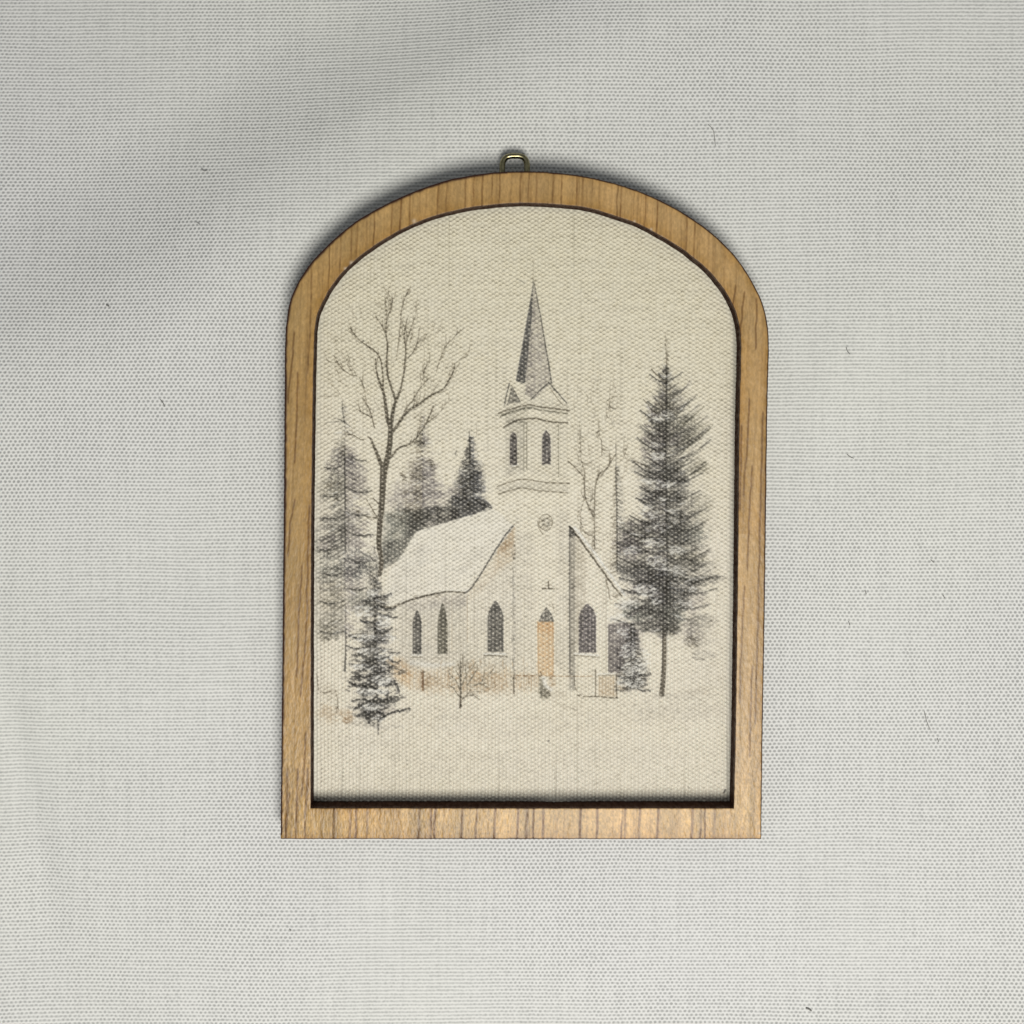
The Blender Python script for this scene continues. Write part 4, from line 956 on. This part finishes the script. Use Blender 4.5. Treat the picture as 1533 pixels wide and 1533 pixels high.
def build_print():
    # average the supersampled field down to the vertex grid
    gw, gh = (PX1 - PX0), (PY1 - PY0)
    Dm = D.reshape(gh, SS, gw, SS, 3).mean((1, 3)); Sm = SN.reshape(gh, SS, gw, SS).mean((1, 3))
    X, Y = np.meshgrid(PX0 + np.arange(gw) + .5, PY0 + np.arange(gh) + .5)
    # woven canvas: plain weave, crowns every 8.4 px in staggered rows
    wx = X + 0.9 * fbm(X / 45., Y / 45., 201, 2) + 0.5 * vnoise(X / 5., Y / 9., 203)
    wy = Y + 0.9 * fbm(X / 45., Y / 45., 207, 2) + 0.35 * vnoise(X / 8., Y / 5., 209)
    P_, Q_ = 10.7, 6.4
    wig = 1 + .65 * vnoise(X / 5.3, Y / 5.0, 205)
    cell = np.cos(2 * np.pi * wx / P_) * np.cos(2 * np.pi * wy / Q_) * wig
    low = sstep(700, 1100, Y)                       # warp ribs show more towards the bottom
    rib = np.cos(4 * np.pi * wx / P_)
    h = 0.60 * cell + (0.16 + .34 * low) * rib + 0.20 * vnoise(X / 2.3, Y / 2.3, 211) + 0.16 * vnoise(X / 40., Y / 3.0, 213) * (1 - low)
    # vertical slub threads
    sl = sstep(.55, .95, vnoise(X / 2.4, Y / 300., 215)) * 0.35
    h = h - sl
    # distance to the foot of the frame wall
    kk = (H - Z_TOP) / (H - Z_CANVAS)
    fx = CX + (in_px[::6, 0] - CX) * kk; fy = CY + (in_px[::6, 1] - CY) * kk
    d2 = np.full(X.shape, 1e9)
    for a, b in zip(fx, fy):
        d2 = np.minimum(d2, (X - a) ** 2 + (Y - b) ** 2)
    dist = np.sqrt(d2)
    inside = point_in(X, Y, fx, fy)
    sd = np.where(inside, dist, -dist)
    fade = sstep(0, 13, sd)
    amp = 0.00026 * (0.25 + 0.75 * fade)
    z = Z_CANVAS + h * amp - 0.00005 * (1 - sstep(-2, 9, sd))
    z = z + 0.00045 * np.exp(-((X - 833) / 22.) ** 2 - ((Y - 1199) / 6.) ** 2)
    z = np.where(sd < -5.0, Z_PANEL + 0.00002, np.maximum(z, Z_PANEL + 0.00003))
    # colour
    paper = np.array(s2l((229, 222, 206)))
    tone = fbm(X / 90., Y / 90., 221, 3)[..., None]
    paper = paper * (1 + tone * np.array([.01, .012, .03])) * (1 + 0.05 * vnoise(X / 1.5, Y / 1.5, 223)[..., None])
    yel = sstep(800, 300, Y)[..., None] if False else (1 - sstep(300, 950, Y))[..., None]
    paper = paper * (1 - yel * np.array([.10, .10, .17]))
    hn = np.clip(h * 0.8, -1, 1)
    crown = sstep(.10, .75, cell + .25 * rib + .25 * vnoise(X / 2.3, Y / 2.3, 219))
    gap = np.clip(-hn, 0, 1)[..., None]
    paper = paper * (1 - 0.54 * gap) * (1 + .18 * crown[..., None])  # shade between threads painted into the paper colour, crowns lightened
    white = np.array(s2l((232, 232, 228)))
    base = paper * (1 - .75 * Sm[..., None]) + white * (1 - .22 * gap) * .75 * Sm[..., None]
    ink = Dm * (1 - 0.52 * crown[..., None]) * (1 + 0.25 * vnoise(X / 1.7, Y / 1.7, 227)[..., None])  # ink thinned on crowns, painting in the light-and-shade of the weave
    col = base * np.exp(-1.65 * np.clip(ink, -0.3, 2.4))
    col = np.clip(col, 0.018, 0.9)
    # rim along the frame wall, blended slightly towards grey
    rimc = (1 - sstep(1, 9, sd))[..., None]
    col = col * (1 - .25 * rimc) + np.array(s2l((196, 194, 180))) * .25 * rimc
    xs, ys = W(X, Y, Z_CANVAS)
    co = np.c_[xs.ravel(), ys.ravel(), z.ravel()]
    ox = CX + (out_px[::6, 0] - CX) * kk; oy = CY + (out_px[::6, 1] - CY) * kk
    ins = (sd > -30) & point_in(X, Y, ox, oy)
    ok = ins[:-1, :-1] & ins[1:, :-1] & ins[1:, 1:] & ins[:-1, 1:]
    i = np.arange(gw * gh).reshape(gh, gw)
    q = np.c_[i[:-1, :-1][ok], i[1:, :-1][ok], i[1:, 1:][ok], i[:-1, 1:][ok]]
    used = np.zeros(gw * gh, bool); used[q.ravel()] = True
    remap = np.cumsum(used) - 1
    m = mat_vcol('printed_canvas', 0.6, 0.35)
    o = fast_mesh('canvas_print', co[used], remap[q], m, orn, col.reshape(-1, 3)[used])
    o['label'] = 'printed canvas with a white country church between snowy firs and a bare tree'
    return o

def point_in(X, Y, px, py):
    ins = np.zeros(X.shape, bool); n = len(px)
    for i in range(n):
        x1, y1, x2, y2 = px[i], py[i], px[(i + 1) % n], py[(i + 1) % n]
        if y1 == y2: continue
        ins ^= ((y1 > Y) != (y2 > Y)) & (X < (x2 - x1) * (Y - y1) / (y2 - y1) + x1)
    return ins
build_print()

# ---- hanging loop
def tube(name, pts, rx, rz, mat, parent=None, seg=20, twist=None):
    P = np.array(pts, float); n = len(P)
    T = np.gradient(P, axis=0); T /= np.linalg.norm(T, axis=1)[:, None]
    up = np.array([0, 0, 1.0])
    co = []
    for p, t in zip(P, T):
        s = np.cross(t, up); s /= np.linalg.norm(s)
        u2 = np.cross(s, t)
        for k in range(seg):
            a = 2 * math.pi * k / seg
            co.append(p + s * rx * math.cos(a) + u2 * rz * math.sin(a))
    i = np.arange(n * seg).reshape(n, seg); j = np.r_[np.arange(1, seg), 0]
    q = [np.c_[i[r], i[r][j], i[r + 1][j], i[r + 1]] for r in range(n - 1)]
    return fast_mesh(name, np.array(co), np.vstack(q), mat, parent)
brass = mat_metal()
lp = catmull([(752.5, 300), (752.3, 275), (751.8, 255), (752.8, 243.5), (757, 236.5), (763.5, 233.8), (771, 233.4), (778.5, 233.8),
              (785, 236.8), (788.6, 244), (789, 255), (788.5, 275), (788.3, 300)], 140)
zl = 0.0019
lx, ly = W(lp[:, 0], lp[:, 1], zl)
lz = np.where(lp[:, 1] > 262, zl, zl)
tube('hanging_loop', np.c_[lx, ly, lz], 0.00043, 0.00050, brass, orn)

# ------------------------------------------------------------------ lint on the cloth
lint_mat = mat_plain('dark_lint', (0.22, 0.215, 0.20), 0.9)
LINT = [([(157, 456), (161, 458)], 1.3, 'dark lint speck on the cloth well left of the arch top'),
        ([(293, 246), (298, 249.5), (303, 248)], 0.8, 'curved dark lint speck on the cloth above left of the frame'),
        ([(240, 598), (244, 603), (247, 609)], 0.7, 'faint lint fibre on the cloth left of the frame side'),
        ([(1385, 1066), (1388, 1080), (1394, 1094)], 0.6, 'long thin lint fibre on the cloth right of the frame foot'),
        ([(1404, 1106), (1406, 1111)], 0.8, 'short lint speck just below the long thin fibre'),
        ([(1207, 1510), (1211, 1511), (1215, 1514)], 1.5, 'darkest lint speck, at the bottom edge of the cloth'),
        ([(434, 1390), (436, 1392)], 0.9, 'tiny lint speck on the cloth below the lower left frame corner'),
        ([(1264, 520), (1266, 526), (1270, 531)], 0.7, 'hooked lint fibre on the cloth right of the arch shoulder'),
        ([(1267, 680), (1272, 684), (1277, 686)], 0.7, 'slanting lint fibre on the cloth right of the tall fir'),
        ([(1060, 186), (1068, 196), (1071, 218)], 0.55, 'pale lint fibre on the cloth above the arch, right of the loop'),
        ([(1294, 883), (1296, 889)], 0.8, 'upright lint speck on the cloth right of the frame side'),
        ([(1412, 891), (1415, 896)], 0.8, 'lint speck nearest the right edge of the cloth'),
        ([(1270, 930), (1272, 936)], 0.7, 'faint lint speck below the upright speck'),
        ([(1393, 838), (1398, 842)], 0.7, 'lint speck above the one nearest the right edge'),
        ([(290, 330), (296, 334)], 0.6, 'faint lint speck in the grey fold of the cloth')]
for k, (pts, w, lab) in enumerate(LINT):
    P = catmull(pts, 14)
    zz = cloth_height(P[:, 0].mean(), P[:, 1].mean()) + w * 0.8 * S
    x, y = (P[:, 0] - 766.5) * S, (766.5 - P[:, 1]) * S
    hump = np.sin(np.linspace(0, math.pi, 14)) * 0.6 * S
    o = tube('lint_fibre', np.c_[x, y, zz + hump], w * S * 0.75, w * S * 0.6, lint_mat, None, 8)
    o['label'] = lab; o['category'] = 'lint'; o['group'] = 'lint fibres on the cloth'
